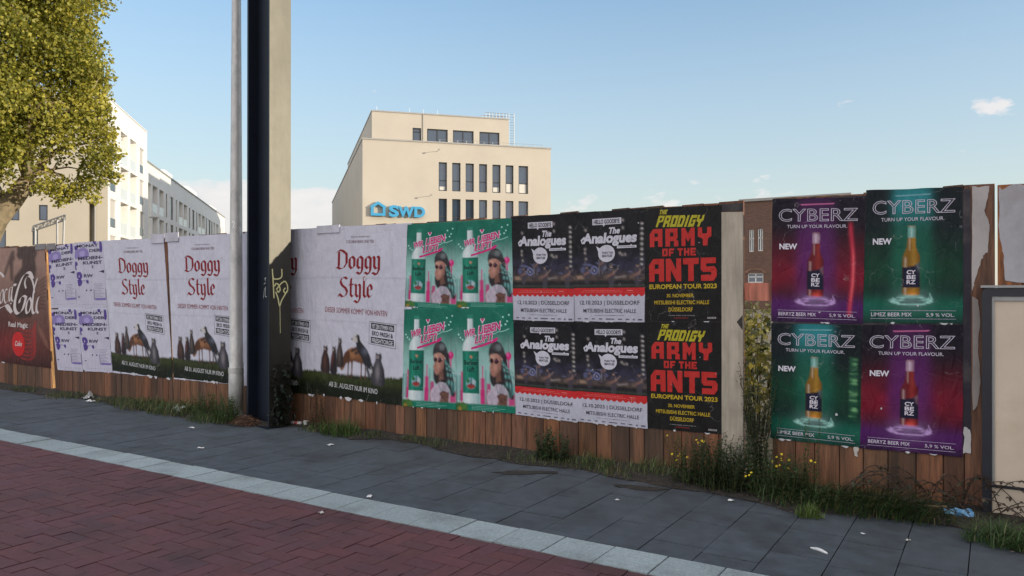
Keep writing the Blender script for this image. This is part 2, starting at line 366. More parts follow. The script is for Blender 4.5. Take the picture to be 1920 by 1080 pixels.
# ------------------------------------------------------------------ lettering tools
FCACHE = {}
def glyphs(txt, bold=0., outline=0., spacing=1.):
    key = (txt, bold, outline, spacing)
    if key in FCACHE: return FCACHE[key]
    cu = bpy.data.curves.new('t', 'FONT'); cu.body = txt; cu.size = 1; cu.resolution_u = 3; cu.space_character = spacing
    cu.offset = bold
    if outline: cu.fill_mode = 'NONE'; cu.bevel_depth = outline; cu.bevel_resolution = 0
    ob = bpy.data.objects.new('t', cu); me = bpy.data.meshes.new_from_object(ob)
    vs = [tuple(v.co) for v in me.vertices]; fs = [list(p.vertices) for p in me.polygons]
    bpy.data.objects.remove(ob); bpy.data.curves.remove(cu); bpy.data.meshes.remove(me)
    xs_ = [v[0] for v in vs]; ys_ = [v[1] for v in vs]
    x0, x1, y0, y1 = min(xs_), max(xs_), min(ys_), max(ys_)
    zz = max(1e-6, max(abs(v[2]) for v in vs))
    r = ([((v[0]-x0)/(x1-x0), (y1-v[1])/(y1-y0), v[2]/zz if outline else 0) for v in vs], fs)
    FCACHE[key] = r; return r
def smooth_path(pts, n=6):
    out = []; P = [pts[0]]+list(pts)+[pts[-1]]
    for i in range(1, len(P)-2):
        p0, p1, p2, p3 = P[i-1], P[i], P[i+1], P[i+2]
        for k in range(n):
            t = k/n
            out.append(tuple(.5*((2*b)+(-a+c)*t+(2*a-5*b+4*c-d)*t*t+(-a+3*b-3*c+d)*t**3) for a, b, c, d in zip(p0, p1, p2, p3)))
    out.append(tuple(pts[-1])); return out
def strip(pts, w):                        # even-width stroke with mitred joins -> (verts, quads)
    L, Rr = [], []
    for i, p in enumerate(pts):
        a = pts[max(i-1, 0)]; b_ = pts[min(i+1, len(pts)-1)]
        d0 = Vector((p[0]-a[0], p[1]-a[1])); d1 = Vector((b_[0]-p[0], b_[1]-p[1]))
        if d0.length < 1e-9: d0 = d1
        if d1.length < 1e-9: d1 = d0
        d0.normalize(); d1.normalize(); n0 = Vector((-d0.y, d0.x)); n1 = Vector((-d1.y, d1.x))
        m = n0+n1
        if m.length < .3: m = n0.copy()
        else: m.normalize(); m = m/max(.45, m.dot(n0))
        ww = w[i] if isinstance(w, (list, tuple)) else w
        L.append((p[0]+m.x*ww/2, p[1]+m.y*ww/2)); Rr.append((p[0]-m.x*ww/2, p[1]-m.y*ww/2))
    return [[L[i], L[i+1], Rr[i+1], Rr[i]] for i in range(len(pts)-1)]
def nib(pts, nx_, ny_):                   # broad-nib pen stroke
    return [[(a[0]-nx_, a[1]-ny_), (a[0]+nx_, a[1]+ny_), (b_[0]+nx_, b_[1]+ny_), (b_[0]-nx_, b_[1]-ny_)] for a, b_ in zip(pts, pts[1:])]
# block capitals on a 0..1 x 0..1 grid, y down; drawn as polygons made of bars
BLK = {
 'A': [[(0,1),(0,.28),(.28,0),(1,0),(1,1),(.66,1),(.66,.66),(.36,.66),(.36,1)], 'h', [(.38,.24),(.64,.24),(.64,.44),(.38,.44)]],
 'R': [[(0,0),(.95,0),(.95,.52),(.82,.6),(1,.72),(1,1),(.66,1),(.66,.7),(.36,.7),(.36,1),(0,1)], 'h', [(.36,.22),(.62,.22),(.62,.44),(.36,.44)]],
 'M': [[(0,0),(.28,0),(.5,.34),(.72,0),(1,0),(1,1),(.7,1),(.7,.5),(.5,.78),(.3,.5),(.3,1),(0,1)]],
 'Y': [[(0,0),(.32,0),(.32,.34),(.68,.34),(.68,0),(1,0),(1,.5),(.74,.62),(.7,1),(.36,1),(.36,.64),(0,.5)]],
 'N': [[(0,0),(.32,0),(.68,.5),(.68,0),(1,0),(1,1),(.7,1),(.32,.5),(.32,1),(0,1)]],
 'T': [[(0,0),(1,0),(1,.27),(.68,.27),(.68,1),(.33,1),(.33,.27),(0,.27)]],
 'S': [[(0,0),(.95,0),(.95,.25),(.34,.25),(.34,.38),(.86,.38),(1,.52),(1,.8),(.8,1),(.02,1),(.02,.74),(.66,.74),(.66,.62),(.14,.62),(0,.5)]],
 'O': [[(0,0),(1,0),(1,1),(0,1)], 'h', [(.36,.24),(.64,.24),(.64,.76),(.36,.76)]],
 'F': [[(0,0),(1,0),(1,.26),(.36,.26),(.36,.42),(.85,.42),(.85,.66),(.36,.66),(.36,1),(0,1)]],
 'H': [[(0,0),(.34,0),(.34,.38),(.66,.38),(.66,0),(1,0),(1,1),(.66,1),(.66,.64),(.34,.64),(.34,1),(0,1)]],
 'E': [[(0,0),(1,0),(1,.25),(.36,.25),(.36,.39),(.88,.39),(.88,.62),(.36,.62),(.36,.76),(1,.76),(1,1),(0,1)]],
 'P': [[(0,0),(1,.02),(.95,.55),(.38,.62),(.3,1),(0,1)], 'h', [(.36,.2),(.68,.2),(.64,.42),(.36,.42)]],
 'D': [[(0,0),(.8,0),(1,.25),(.9,1),(0,1)], 'h', [(.34,.22),(.64,.28),(.6,.76),(.34,.76)]],
 'I': [[(.2,0),(.85,0),(.75,1),(.1,1)]],
 'G': [[(.1,0),(1,0),(1,.26),(.38,.26),(.36,.74),(.64,.74),(.66,.58),(.5,.56),(.52,.4),(1,.4),(.92,1),(0,1)]],
}

class Ras:
    """A small picture made of soft shapes; printed by colouring the sheet's own fine grid."""
    def __init__(s, nu, nv, asp):
        s.nu, s.nv, s.asp = nu, nv, asp; s.U, s.V = np.meshgrid(np.linspace(0, 1, nu+1), np.linspace(0, 1, nv+1)); s.img = np.zeros(s.U.shape+(3,))
        rg = np.random.default_rng(3); s.rg = rg
    def noise(s, su, sv, seed=0):
        rg = np.random.default_rng(seed); n = rg.random((int(sv)+2, int(su)+2)); x = s.U*su; y = s.V*sv; i = np.floor(x).astype(int); j = np.floor(y).astype(int); fx = x-i; fy = y-j
        fx = fx*fx*(3-2*fx); fy = fy*fy*(3-2*fy); i1 = np.minimum(i+1, n.shape[1]-1); j1 = np.minimum(j+1, n.shape[0]-1)
        return (n[j, i]*(1-fx)+n[j, i1]*fx)*(1-fy)+(n[j1, i]*(1-fx)+n[j1, i1]*fx)*fy
    def put(s, m, col, a=1.):
        m = np.clip(m*a, 0, 1)[..., None]; s.img = s.img*(1-m)+np.asarray(col)*m
    def pm(s, pts, soft=.012):
        U, V = s.U, s.V*s.asp; ins = np.zeros(U.shape, bool); d = np.full(U.shape, 9.); n = len(pts)
        for k in range(n):
            ax, ay = pts[k][0], pts[k][1]*s.asp; bx, by = pts[(k+1) % n][0], pts[(k+1) % n][1]*s.asp
            c = ((ay > V) != (by > V)) & (U < (bx-ax)*(V-ay)/((by-ay) if by != ay else 1e-9)+ax); ins ^= c
            ex, ey = bx-ax, by-ay; L = ex*ex+ey*ey+1e-12; t = np.clip(((U-ax)*ex+(V-ay)*ey)/L, 0, 1); d = np.minimum(d, np.hypot(U-ax-t*ex, V-ay-t*ey))
        sd = np.where(ins, d, -d); return np.clip(.5+sd/soft, 0, 1)
    def poly(s, pts, col, soft=.012, a=1., smooth=False):
        if smooth: pts = smooth_path(list(pts)+[pts[0]], 4)[:-1]
        s.put(s.pm(pts, soft), col, a)
    def em(s, cu, cv, ru, rv, soft=.25): q = np.hypot((s.U-cu)/ru, (s.V-cv)/rv); return np.clip((1+soft/2-q)/soft, 0, 1)
    def ell(s, cu, cv, ru, rv, col, soft=.25, a=1.): s.put(s.em(cu, cv, ru, rv, soft), col, a)
    def line(s, pts, w, col, a=1., soft=None):
        U, V = s.U, s.V*s.asp; d = np.full(U.shape, 9.)
        for p, q in zip(pts, pts[1:]):
            ax, ay, bx, by = p[0], p[1]*s.asp, q[0], q[1]*s.asp; ex, ey = bx-ax, by-ay; L = ex*ex+ey*ey+1e-12; t = np.clip(((U-ax)*ex+(V-ay)*ey)/L, 0, 1); d = np.minimum(d, np.hypot(U-ax-t*ex, V-ay-t*ey))
        soft = soft or w*.8; s.put(np.clip((w/2+soft/2-d)/soft, 0, 1), col, a)
def ss(x, a, b_): t = np.clip((x-a)/(b_-a), 0, 1); return t*t*(3-2*t)
RCACHE = {}

class Sheet:
    """A sheet of printed paper pasted on the hoarding. u, v run 0..1 from its top-left corner."""
    def __init__(s, quad, label, group, lift=.003, name='poster', cat='poster'):
        s.q = [FP(*p) for p in quad]; s.y = -lift; s.parts = {}; s.n = 0
        bl = s.q[3]; s.org = (bl[0], s.y, bl[1]); s.label = label; s.group = group; s.name = name; s.cat = cat
    def P(s, u, v):
        (ax, az), (bx, bz), (cx, cz), (dx, dz) = s.q
        return (ax*(1-u)*(1-v)+bx*u*(1-v)+cx*u*v+dx*(1-u)*v, az*(1-u)*(1-v)+bz*u*(1-v)+cz*u*v+dz*(1-u)*v)
    def paper(s, fn, nu=10, nv=14, tear=None):
        mb = MB(); ids = []
        wav = random.Random(len(s.label))
        ph = wav.uniform(0, 9)
        for j in range(nv+1):
            row = []
            for i in range(nu+1):
                u, v = i/nu, j/nv; x, z = s.P(u, v)
                du = dv = 0
                if i in (0, nu) or j in (0, nv):
                    x += .004*mnoise.noise((x*9, z*9, ph)); z += .004*mnoise.noise((x*9, z*9, ph+4))
                row.append(mb.vert((x, s.y, z), fn(u, v) if callable(fn) else fn))
            ids.append(row)
        for j in range(nv):
            for i in range(nu): mb.idx([ids[j][i], ids[j+1][i], ids[j+1][i+1], ids[j][i+1]])
        s.obj = mb.build(s.name, M['print'], origin=s.org); tag(s.obj, s.label, s.cat, s.group)
    def raster(s, key, fn):
        if key not in RCACHE: RCACHE[key] = fn()
        R_ = RCACHE[key]; im = np.clip(R_.img, .004, .92); s.paper(lambda u, v: tuple(im[int(round(v*R_.nv)), int(round(u*R_.nu))].tolist()), R_.nu, R_.nv)
    def part(s, name):
        if name not in s.parts: s.parts[name] = MB()
        return s.parts[name]
    def yy(s, layer): s.n += 1; return s.y-.0008*layer-.000004*(s.n % 150)
    def poly(s, part, pts, col, layer=1):
        mb = s.part(part); y = s.yy(layer); ids = []
        for p in pts:
            x, z = s.P(*p); ids.append(mb.vert((x, y, z), col))
        mb.idx(ids)
    def rect(s, part, u0, v0, u1, v1, col, layer=1): s.poly(part, [(u0, v0), (u0, v1), (u1, v1), (u1, v0)], col, layer)
    def ell(s, part, cu, cv, ru, rv, col, layer=1, n=22, a0=0, a1=360):
        s.poly(part, [(cu+ru*math.cos(R(a0+(a1-a0)*k/n)), cv+rv*math.sin(R(a0+(a1-a0)*k/n))) for k in range(n if a1-a0 == 360 else n+1)], col, layer)
    def ring(s, part, cu, cv, ru, rv, w_, col, layer=1, n=26):
        mb = s.part(part); y = s.yy(layer); a = []
        for k in range(n):
            t = 2*math.pi*k/n
            x, z = s.P(cu+ru*math.cos(t), cv+rv*math.sin(t)); x2, z2 = s.P(cu+ru*(1-w_)*math.cos(t), cv+rv*(1-w_)*math.sin(t))
            a.append((mb.vert((x, y, z), col), mb.vert((x2, y, z2), col)))
        for k in range(n): p, q = a[k], a[(k+1) % n]; mb.idx([p[0], p[1], q[1], q[0]])
    def quads(s, part, qs, col, layer=1, fl=None):
        for q in qs: s.poly(part, [fl(*p) if fl else p for p in q], col, layer)
    def text(s, part, txt, u0, v0, u1, v1, col, layer=2, bold=.0, slope=0., shear=0., outline=0., spacing=1.):
        s.k = getattr(s, 'k', 0)+1
        vs, fs = glyphs(txt, bold, outline, spacing); mb = s.part(part+'#%d' % s.k); y = s.yy(layer); ids = []
        for a, b_, c in vs:
            uu = u0+(u1-u0)*a+shear*(1-b_); vv = v0+(v1-v0)*b_+slope*a
            x, z = s.P(uu, vv); ids.append(mb.vert((x, y-(.0006*c), z), col))
        for f in fs: mb.idx([ids[k] for k in f])
    def block(s, part, txt, u0, v0, u1, v1, col, layer=2, gap=.18, bg=None, shear=0., slope=0., widths=None):
        s.k = getattr(s, 'k', 0)+1; part = part+'#%d' % s.k
        n = len(txt); ws = [0.45 if ch == ' ' else (.5 if ch == 'I' else 1.) for ch in txt]
        tot = sum(ws)+gap*(n-1); k = (u1-u0)/tot; x = u0
        for ch, wc in zip(txt, ws):
            if ch != ' ':
                it = BLK[ch]; q = 0
                def mp(p): return (x+p[0]*wc*k+shear*(1-p[1]), v0+p[1]*(v1-v0)+slope*((x-u0)/(u1-u0)))
                s.poly(part, [mp(p) for p in it[0]], col, layer)
                if len(it) > 1: s.poly(part, [mp(p) for p in it[2]], bg, layer+.6)
            x += (wc+gap)*k
    def ragged(s, n, seed, col=(.62, .61, .64), top=False):
        r = random.Random(seed)
        for k in range(n):
            u = r.uniform(.03, .93); w_ = r.uniform(.015, .09); v0 = 1.0; h_ = r.uniform(.004, .016)
            s.poly('torn_edge#%d' % k, [(u, v0-r.uniform(.0, .006)), (u+w_*.3, v0+h_*r.uniform(.4, 1)), (u+w_*.7, v0+h_), (u+w_, v0-r.uniform(0, .005)), (u+w_*.5, v0-r.uniform(.002, .010))], col, .3)
        for k in range(max(1, n//3)):
            u, v = r.uniform(.05, .95), r.uniform(.05, .95); q = r.uniform(.006, .016); P = [(u+q*r.uniform(.5, 1.2)*math.cos(a), v+q*.7*r.uniform(.5, 1.2)*math.sin(a)) for a in [x*.7854 for x in range(8)]]
            s.poly('torn_spot#%d' % k, P, col, 4.4)
    def done(s):
        s.ragged({'white': 6, 'conce': 6, 'green': 3, 'black': 2, 'purpl': 2}.get(s.label[:5], 2), len(s.label)*7+int(s.org[0]*10))
        for k, mb in s.parts.items():
            mb.build(k.split('#')[0], M['print'], s.obj)
        return s.obj

# ------------------------------------------------------------------ the hoarding: panels of vertical boards
WOODC = S(112, 72, 47, 1.02)
def panel(x0, x1, label, zt0, zt1, paper=None, seed=0, wood=WOODC, lt=0., rt=0.):
    X0, X1 = x0, x1
    r = random.Random(seed)
    o = thing('hoarding_panel', ((x0+x1)/2, .012, 0), label, 'hoarding', 'wooden hoarding panels')
    mb = MB(); x = x0
    while x < x1-.01:
        wd_ = r.uniform(.11, .175)
        if x1-(x+wd_) < .07: wd_ = x1-x
        a, b_ = x+.0035, x+wd_-.0035
        za = zt0+(zt1-zt0)*((a+b_)/2-x0)/(x1-x0)+r.uniform(-.010, .006)
        k = r.uniform(.45, 1.45); gq = r.random()*.3; c = tuple(q*(1-gq)+.085*gq*m_ for q, m_ in zip((wood[0]*k*r.uniform(.92, 1.1), wood[1]*k, wood[2]*k*r.uniform(.85, 1.1)), (1.1, .9, .75)))
        dy = r.uniform(0, .003); zb = r.uniform(.0, .03)
        ta = lt if x < X0+.01 else 0.; tb = rt if x+wd_ > X1-.01 else 0.
        mb.hexa([(a,dy,zb),(b_,dy+r.uniform(-.002,.002),zb),(x+wd_,.024,zb),(x,.024,zb),(a+ta,dy,za),(b_+tb,dy,za+r.uniform(-.005,.005)),(x+wd_+tb,.024,za),(x+ta,.024,za)], c)
        x += wd_
    mb.build('boards', M['wood'], o)
    for zr in (.45, 1.322, 1.86):
        m2 = MB(); m2.box(x0-min(0, lt)*0+.02, .026, zr, x1-.04+min(0, rt), .075, zr+.13, jit(WOODC, .2, r)); m2.build('rail', M['wood'], o)
    if paper:
        for (u0, z0, u1, z1, c, seed2) in paper:
            m3 = MB(); n = 26; top = []; bot = []
            for k in range(n+1):
                q = k/n; xx = u0+(u1-u0)*q
                top.append(m3.vert((xx, -.0012, z1+.006*mnoise.noise((xx*6, seed2, 0))), c))
                bot.append(m3.vert((xx, -.0012, z0+.012*mnoise.noise((xx*7, seed2, 3))), c))
            for k in range(n): m3.idx([top[k], bot[k], bot[k+1], top[k+1]])
            m3.build('pasted_paper', M['oldpaper'], o)
    return o
PALE = S(176, 176, 190); DARK = S(36, 33, 37)
pA = panel(-13.9, -11.165, 'hoarding panel behind the brown drink advert, at the far left', 2.08, 2.035, [(-13.85, .36, -11.40, 2.03, S(120,108,104), 1)], 1, rt=-.185)
pB = panel(-11.045, FP(325.0, 711)[0]-.004, 'hoarding panel under the purple festival bills and the first white film poster', 2.035, 2.05, [(-10.97, .34, -8.575, 2.03, PALE, 2)], 2, lt=-.225, rt=FP(307.5, 446)[0]-FP(325, 711)[0])
pC = panel(FP(327.2, 708)[0], -5.98, 'hoarding panel behind the grey lamp pole and the dark steel post', 2.05, 2.055, [(-8.37, .34, -6.0, 2.04, PALE, 3)], 3, lt=FP(314.5, 445)[0]-FP(327.2, 708)[0])
pD = panel(-5.972, -3.585, 'hoarding panel carrying the rightmost white film poster and the green posters', 2.055, 2.045, [(-5.96, .33, -4.7, 2.045, PALE, 4), (-4.69, .35, -3.6, 2.035, S(28,100,84), 5)], 4)
pE = panel(-3.58, -1.565, 'hoarding panel with the black concert posters and a pale board at its right end', 2.05, 2.06, [(-3.57, .35, -1.735, 2.04, DARK, 6)], 5)
pF = panel(-1.362, .002, 'hoarding panel carrying the four neon beer posters', 2.06, 2.072, [(-1.355, .36, -.128, 2.05, S(30,26,36), 7)], 6)
pG = panel(.016, 2.6, 'hoarding panel of peeling grey paper, behind the notice case at the far right', 2.070, 2.068, None, 7, S(140, 86, 48, 1.15))
pH = panel(2.62, 5.2, 'hoarding panel of bare boards outside the right edge of the photo', 2.068, 2.07, None, 8)
# pale weathered board at the end of panel E, with peeled skin
mb = MB(); x0, x1 = -1.722, -1.566
pcs = [(.02, .0), (.34, .0), (1.14, .004), (1.24, .012), (1.30, .004), (1.7, 0), (1.985, 0)]
mb.hexa([(x0,-.022,.0),(x1,-.020,.0),(x1,-.0005,.0),(x0,-.0005,.0),(x0,-.022,1.985),(x1,-.020,1.978),(x1,-.0005,1.978),(x0,-.0005,1.985)], S(150,140,126,1.3))
mb.build('pale_board', mat('bleached_board', None, .7, .3, 5, (5, 5, .5), attr=True, bump=.4, dirt=(.24, .20, .16), dscale=3.5, damt=.7), pE, label='pale bleached board')
mb = MB(); mb.face([(-1.61,-.0222,1.17),(-1.567,-.0222,1.22),(-1.567,-.0222,1.11)], (.02, .018, .016)); mb.build('knot_hole', M['oldpaper'], pE)
mb = MB(); mb.box(-1.725, -.003, 1.99, -1.568, -.001, 2.045, DARK); mb.build('pasted_paper', M['oldpaper'], pE)
# small cleats nailed over the joints at the top
def cleat(p, par, px0, px1, y0, y1, c):
    xa, za = FP(px0, y0); xb, zb = FP(px1, y0); z2 = FP((px0+px1)/2, y1)[1]
    mb = MB(); mb.box(xa, -.018, z2, xb, -.0055, za, c); mb.build('cleat', M['oldpaper'], par)
cleat(0, pC, 312, 336, 437, 453, S(168,166,176)); cleat(0, pB, 285, 309, 440, 456, S(168,166,176))
cleat(0, pD, 596, 638, 424, 437, S(172,172,182)); cleat(0, pA, 68, 88, 458, 468, S(108,104,106)); cleat(0, pB, 90, 106, 457, 468, S(108,104,106))
# peeled paper on the right-hand boards: ragged grey skins over orange-brown wood
def skin(par, pts, c, y=-.0035, thick=.0012):
    mb = MB(); P = []
    for i, p in enumerate(pts):
        q = pts[(i+1) % len(pts)]
        for k in range(5):
            t = k/5; px = p[0]+(q[0]-p[0])*t; py = p[1]+(q[1]-p[1])*t
            n = 3.0 if 0 < k else 1.5
            P.append((px+n*mnoise.noise((px*.13, py*.13, 1)), py+n*mnoise.noise((px*.13, py*.13, 7))))
    ids = []; ids2 = []
    for p in P:
        x, z = FP(*p); ids.append(mb.vert((x, y, z), c)); ids2.append(mb.vert((x, y+thick, z), c))
    mb.idx(ids)
    for k in range(len(P)): k2 = (k+1) % len(P); mb.idx([ids[k], ids2[k], ids2[k2], ids[k2]])
    return mb.build('peeling_paper', M['oldpaper'], par)
GREYP = S(150, 144, 142)
skin(pF, [(1824,350),(1855,349),(1853,372),(1846,395),(1852,410),(1856,420),(1854,450),(1852,474),(1843,478),(1836,500),(1828,528),(1822,545),(1823,420)], GREYP)
skin(pF, [(1823,556),(1834,562),(1838,600),(1834,660),(1838,720),(1832,760),(1824,770)], S(120,112,108))
skin(pF, [(1807,800),(1818,806),(1820,850),(1806,850)], S(165,160,160))
skin(pG, [(1873,350),(1879,356),(1900,345),(1919,346),(2100,340),(2200,380),(2200,540),(1940,532),(1884,526),(1882,480),(1879,465),(1874,440)], S(146,144,148))
skin(pG, [(1890,560),(2000,560),(2200,700),(2100,980),(1960,940)], S(120,116,116))
skin(pF, [(1600,839),(1609,838),(1608,856),(1602,853)], S(170,165,160), -.006)
mb = MB(); mb.box(-1.40, .05, 1.328, -1.33, .10, 1.456, S(120,72,54)); 
# the rail that bridges the open bay
gap_rail = MB(); gap_rail.box(-1.80, .082, 1.325, -1.20, .125, 1.458, S(196,124,104,1.4))
tag(gap_rail.build('timber_rail', M['wood'], origin=(-1.5, .1, 1.325)), 'reddish timber rail bridging the open gap in the hoarding', 'rail')
# posts that carry the hoarding from behind
for xb_, xt_, c_, lab in ((-11.20, -11.40, S(160,120,72,1.25), 'sunlit timber post showing in the gap beside the brown drink advert'), (FP(325, 711)[0]-.035, FP(307.5, 446)[0]-.035, S(130,100,70,1.3), 'timber post showing in the joint between the two left film posters'),
                 (-.10, -.10, S(150,118,80,1.3), 'timber post behind the right-hand joint of the hoarding')):
    mb = MB(); L = lambda z: xb_+(xt_-xb_)*(z-.33)/1.7
    def lean(y0, y1, w_, z0, z1): mb.hexa([(L(z0)-w_,y0,z0),(L(z0),y0,z0),(L(z0),y1,z0),(L(z0)-w_,y1,z0),(L(z1)-w_,y0,z1),(L(z1),y0,z1),(L(z1),y1,z1),(L(z1)-w_,y1,z1)], c_)
    lean(.027, .22, .03, .02, 1.98)
    tag(mb.build('timber_post', M['wood'], origin=((xb_+xt_)/2, .13, 0)), lab, 'post', 'posts behind the hoarding')

# ------------------------------------------------------------------ posters
def lerp(a, b_, t): t = max(0, min(1, t)); return tuple(x+(y-x)*t for x, y in zip(a, b_))
def gauss(x, m, s_): return math.exp(-((x-m)/s_)**2)
WHITE = S(196, 194, 204, 1.3); BLACK = S(24, 22, 24)

# -- neon beer posters
def beer(quad, theme, label, lift):
    s = Sheet(quad, label, 'neon beer posters', lift)
    if theme == 'red':
        dk, beam, side, floor, txt2 = S(19,14,28,1.1), S(96,34,104,1.15), S(128,14,40,1.2), S(80,26,98,1.15), 'BERRYZ BEER MIX'
        body, body2 = S(92,18,28), S(130,40,36)
    else:
        dk, beam, side, floor, txt2 = S(11,22,28,1.1), S(24,100,78,1.15), S(10,66,44,1.15), S(16,98,78,1.15), 'LIMEZ BEER MIX'
        body, body2 = S(120,84,22), S(150,112,40)
    def bg(u, v):
        c = dk
        n = .5+.5*mnoise.noise((u*4, v*5, len(label)))
        c = lerp(c, side, gauss(v, .60, .20)*(.55+.6*n)*(1-.5*gauss(u, .49, .12)))
        w_ = .19+.03*v
        bm = 1/(1+math.exp((abs(u-.49)-w_)*38)); bm *= (1-.55*max(0, v-.55)/.3) if v < .85 else .45
        c = lerp(c, beam, .85*bm*min(1, .35+v*1.2))
        if theme == 'green': c = lerp(c, S(40,132,140), bm*gauss(v, .08, .14)*.75)
        c = lerp(c, floor, 1/(1+math.exp((.81-v)*38))*(.95-1.0*max(0, v-.86)/.14*.55))
        c = lerp(c, dk, .5*max(0, (v-.93)/.07))
        return c
    def art():
        r = Ras(72, 100, 1.38); U, V = r.U, r.V; A = np.array
        r.img = A([[bg(i/72, j/100) for i in range(73)] for j in range(101)]); cx = .49
        r.put(r.noise(9, 12, 5)*ss(V, .3, .5)*(1-ss(V, .78, .86)), dk, .35)
        # light cone and glow behind the bottle
        r.put(np.exp(-((U-cx)/.16)**2)*np.exp(-((V-.82)/.07)**2), lerp(floor, (.8,.7,.9), .3), .6); r.put(np.exp(-((U-cx)/.13)**2)*np.exp(-((V-.60)/.22)**2), beam, .55)
        pr = [(.036,.275),(.036,.355),(.040,.37),(.046,.43),(.062,.465),(.083,.495),(.089,.53),(.089,.77),(.080,.792)]
        b = [(cx-a, c) for a, c in pr]+[(cx+a, c) for a, c in pr[::-1]]; m = r.pm(b, .010); r.put(m, body)
        r.put(m*np.exp(-((U-cx-.025)/.028)**2), body2, .9); r.put(m*np.exp(-((U-cx+.06)/.012)**2)*ss(V, .5, .52), lerp(body2, (.8,.8,.8), .45), .7); r.put(m*np.exp(-((U-cx+.02)/.008)**2)*(1-ss(V, .44, .47)), lerp(body2, (.8,.8,.8), .35), .7)
        r.put(m*ss(abs(U-cx), .07, .092), lerp(body, (0,0,0), .65), .8); r.put(m*ss(V, .74, .79)*np.exp(-((U-cx-.01)/.05)**2), S(206,130,44) if theme == 'green' else S(206,70,56), .9)
        c_ = r.pm([(cx-.038,.283),(cx+.038,.280),(cx+.038,.362),(cx-.037,.362)], .010); r.put(c_, S(146,116,138) if theme == 'red' else S(92,140,132)); r.put(c_*np.exp(-((U-cx)/.012)**2), S(196,176,188) if theme == 'red' else S(156,190,182), .8); r.put(c_*(abs(((V*100) % 3)-1.5) < .5), dk, .18)
        lb = r.pm([(cx-.089,.585),(cx+.02,.577),(cx+.089,.545),(cx+.089,.735),(cx-.089,.735)], .008); r.put(lb, S(20,20,44)); r.put(lb*ss(U-.4*(V-.57), cx+.03, cx+.07)*(1-ss(V, .60, .64)), lerp(side, (.5,.5,.6), .3), .7); r.put(lb*ss(abs(U-cx), .06, .09), (.003,.003,.006), .6)
        rg = S(186,150,204) if theme == 'red' else S(150,200,190)
        for (du, v0, ru, rv, w_, a) in ((0,.836,.195,.030,.10,.9),(.012,.843,.160,.019,.14,.9),(-.01,.831,.215,.026,.05,.5),(.02,.838,.19,.022,.06,.6)):
            q = np.hypot((U-cx-du)/ru, (V-v0)/rv); r.put(np.exp(-((q-1)/w_)**2)*(.55+.45*r.noise(24, 30, int(ru*900))), rg, a)
        for (du, h_) in ((.18,.055),(.197,.035),(-.187,.03),(.165,.03),(-.17,.022),(.205,.02)): r.line([(cx+du,.838),(cx+du*1.03+.004,.838-h_)], .008, rg, .75)
        r.ell(cx, .80, .10, .012, rg, 1.2, .5)
        if theme == 'red' and 'upper' in label:      # light coming through the sheet, painted as a pale red streak
            q = .855+.03*ss(V, .2, .5)-.03*ss(V, .6, .95); r.put(np.exp(-((U-q)/.022)**2)*ss(V, .17, .24)*(1-ss(V, .92, .96)), S(178,44,66), .85); r.put(np.exp(-((U-q-.006)/.011)**2)*ss(V, .34, .5)*(1-ss(V, .7, .95)), S(214,90,96), .8)
        if theme == 'green' and 'lower' in label:  # backlit strip, painted into the lower green sheet
            w_ = np.exp(-((U-.915)/.045)**6); r.put(w_*ss(V, .25, .29)*(1-ss(V, .76, .79)), S(14,70,50), .7); r.put(w_*r.noise(14, 60, 3)**3*ss(V, .25, .3)*(1-ss(V, .74, .79)), S(120,176,120), .95)
        return r
    s.raster('beer'+theme+label[:30], art)
    glow = S(176,92,136,1.1) if theme == 'red' else S(104,158,166,1.1)
    s.poly('light_beam', [(.31,.045),(.69,.04),(.67,.052),(.33,.058)], glow, 1)
    white = S(178,172,186)
    s.text('lettering', 'CYBERZ', .075, .083, .93, .187, white, 2, outline=.017, spacing=1.05)
    s.text('lettering', 'TURN UP YOUR FLAVOUR.', .17, .213, .82, .240, S(182,176,190), 2, bold=.004)
    s.text('lettering', 'NEW', .085, .365, .285, .412, S(200,196,206), 2, bold=.035)
    cx = .49
    for k, t2 in enumerate(('CY', 'BE', 'RZ')):
        s.text('lettering', t2, cx-.046, .605+k*.037, cx+.046, .636+k*.037, S(196,190,200), 1, bold=.03)
    for vv in (.905, .966): s.rect('lettering', .07, vv, .935, vv+.0028, S(165,158,176), 1)
    s.text('lettering', txt2, .08, .922, .50, .950, S(186,180,192), 2, bold=.012)
    s.text('lettering', '5,9 % VOL.', .645, .925, .92, .954, S(186,180,192), 2, bold=.006)
    # the backlit streaks are painted into the picture above
    return s
q1 = [(1448.6,373.3),(1622.8,369.6),(1618,608),(1446.5,602)]; q2 = [(1624.4,357),(1805.5,350),(1805.5,607),(1619,605)]
q3 = [(1446.5,605.6),(1616.5,610),(1613.8,839.5),(1444.9,821)]; q4 = [(1617.5,609),(1805.5,609),(1804.4,856.4),(1612.8,839.5)]
s = beer(q1, 'red', 'purple and red beer poster, upper left of the four, beside the open gap', .0032); s.done()
s = beer(q2, 'green', 'green beer poster, upper right of the four neon ones, under a blue lit title', .0045); s.done()
s = beer(q3, 'green', 'green beer poster, lower left of the four, with bright crease at its right', .0057); s.done()
s = beer(q4, 'red', 'purple and red beer poster, lower right of the four neon ones, above bare boards', .0069); s.done()

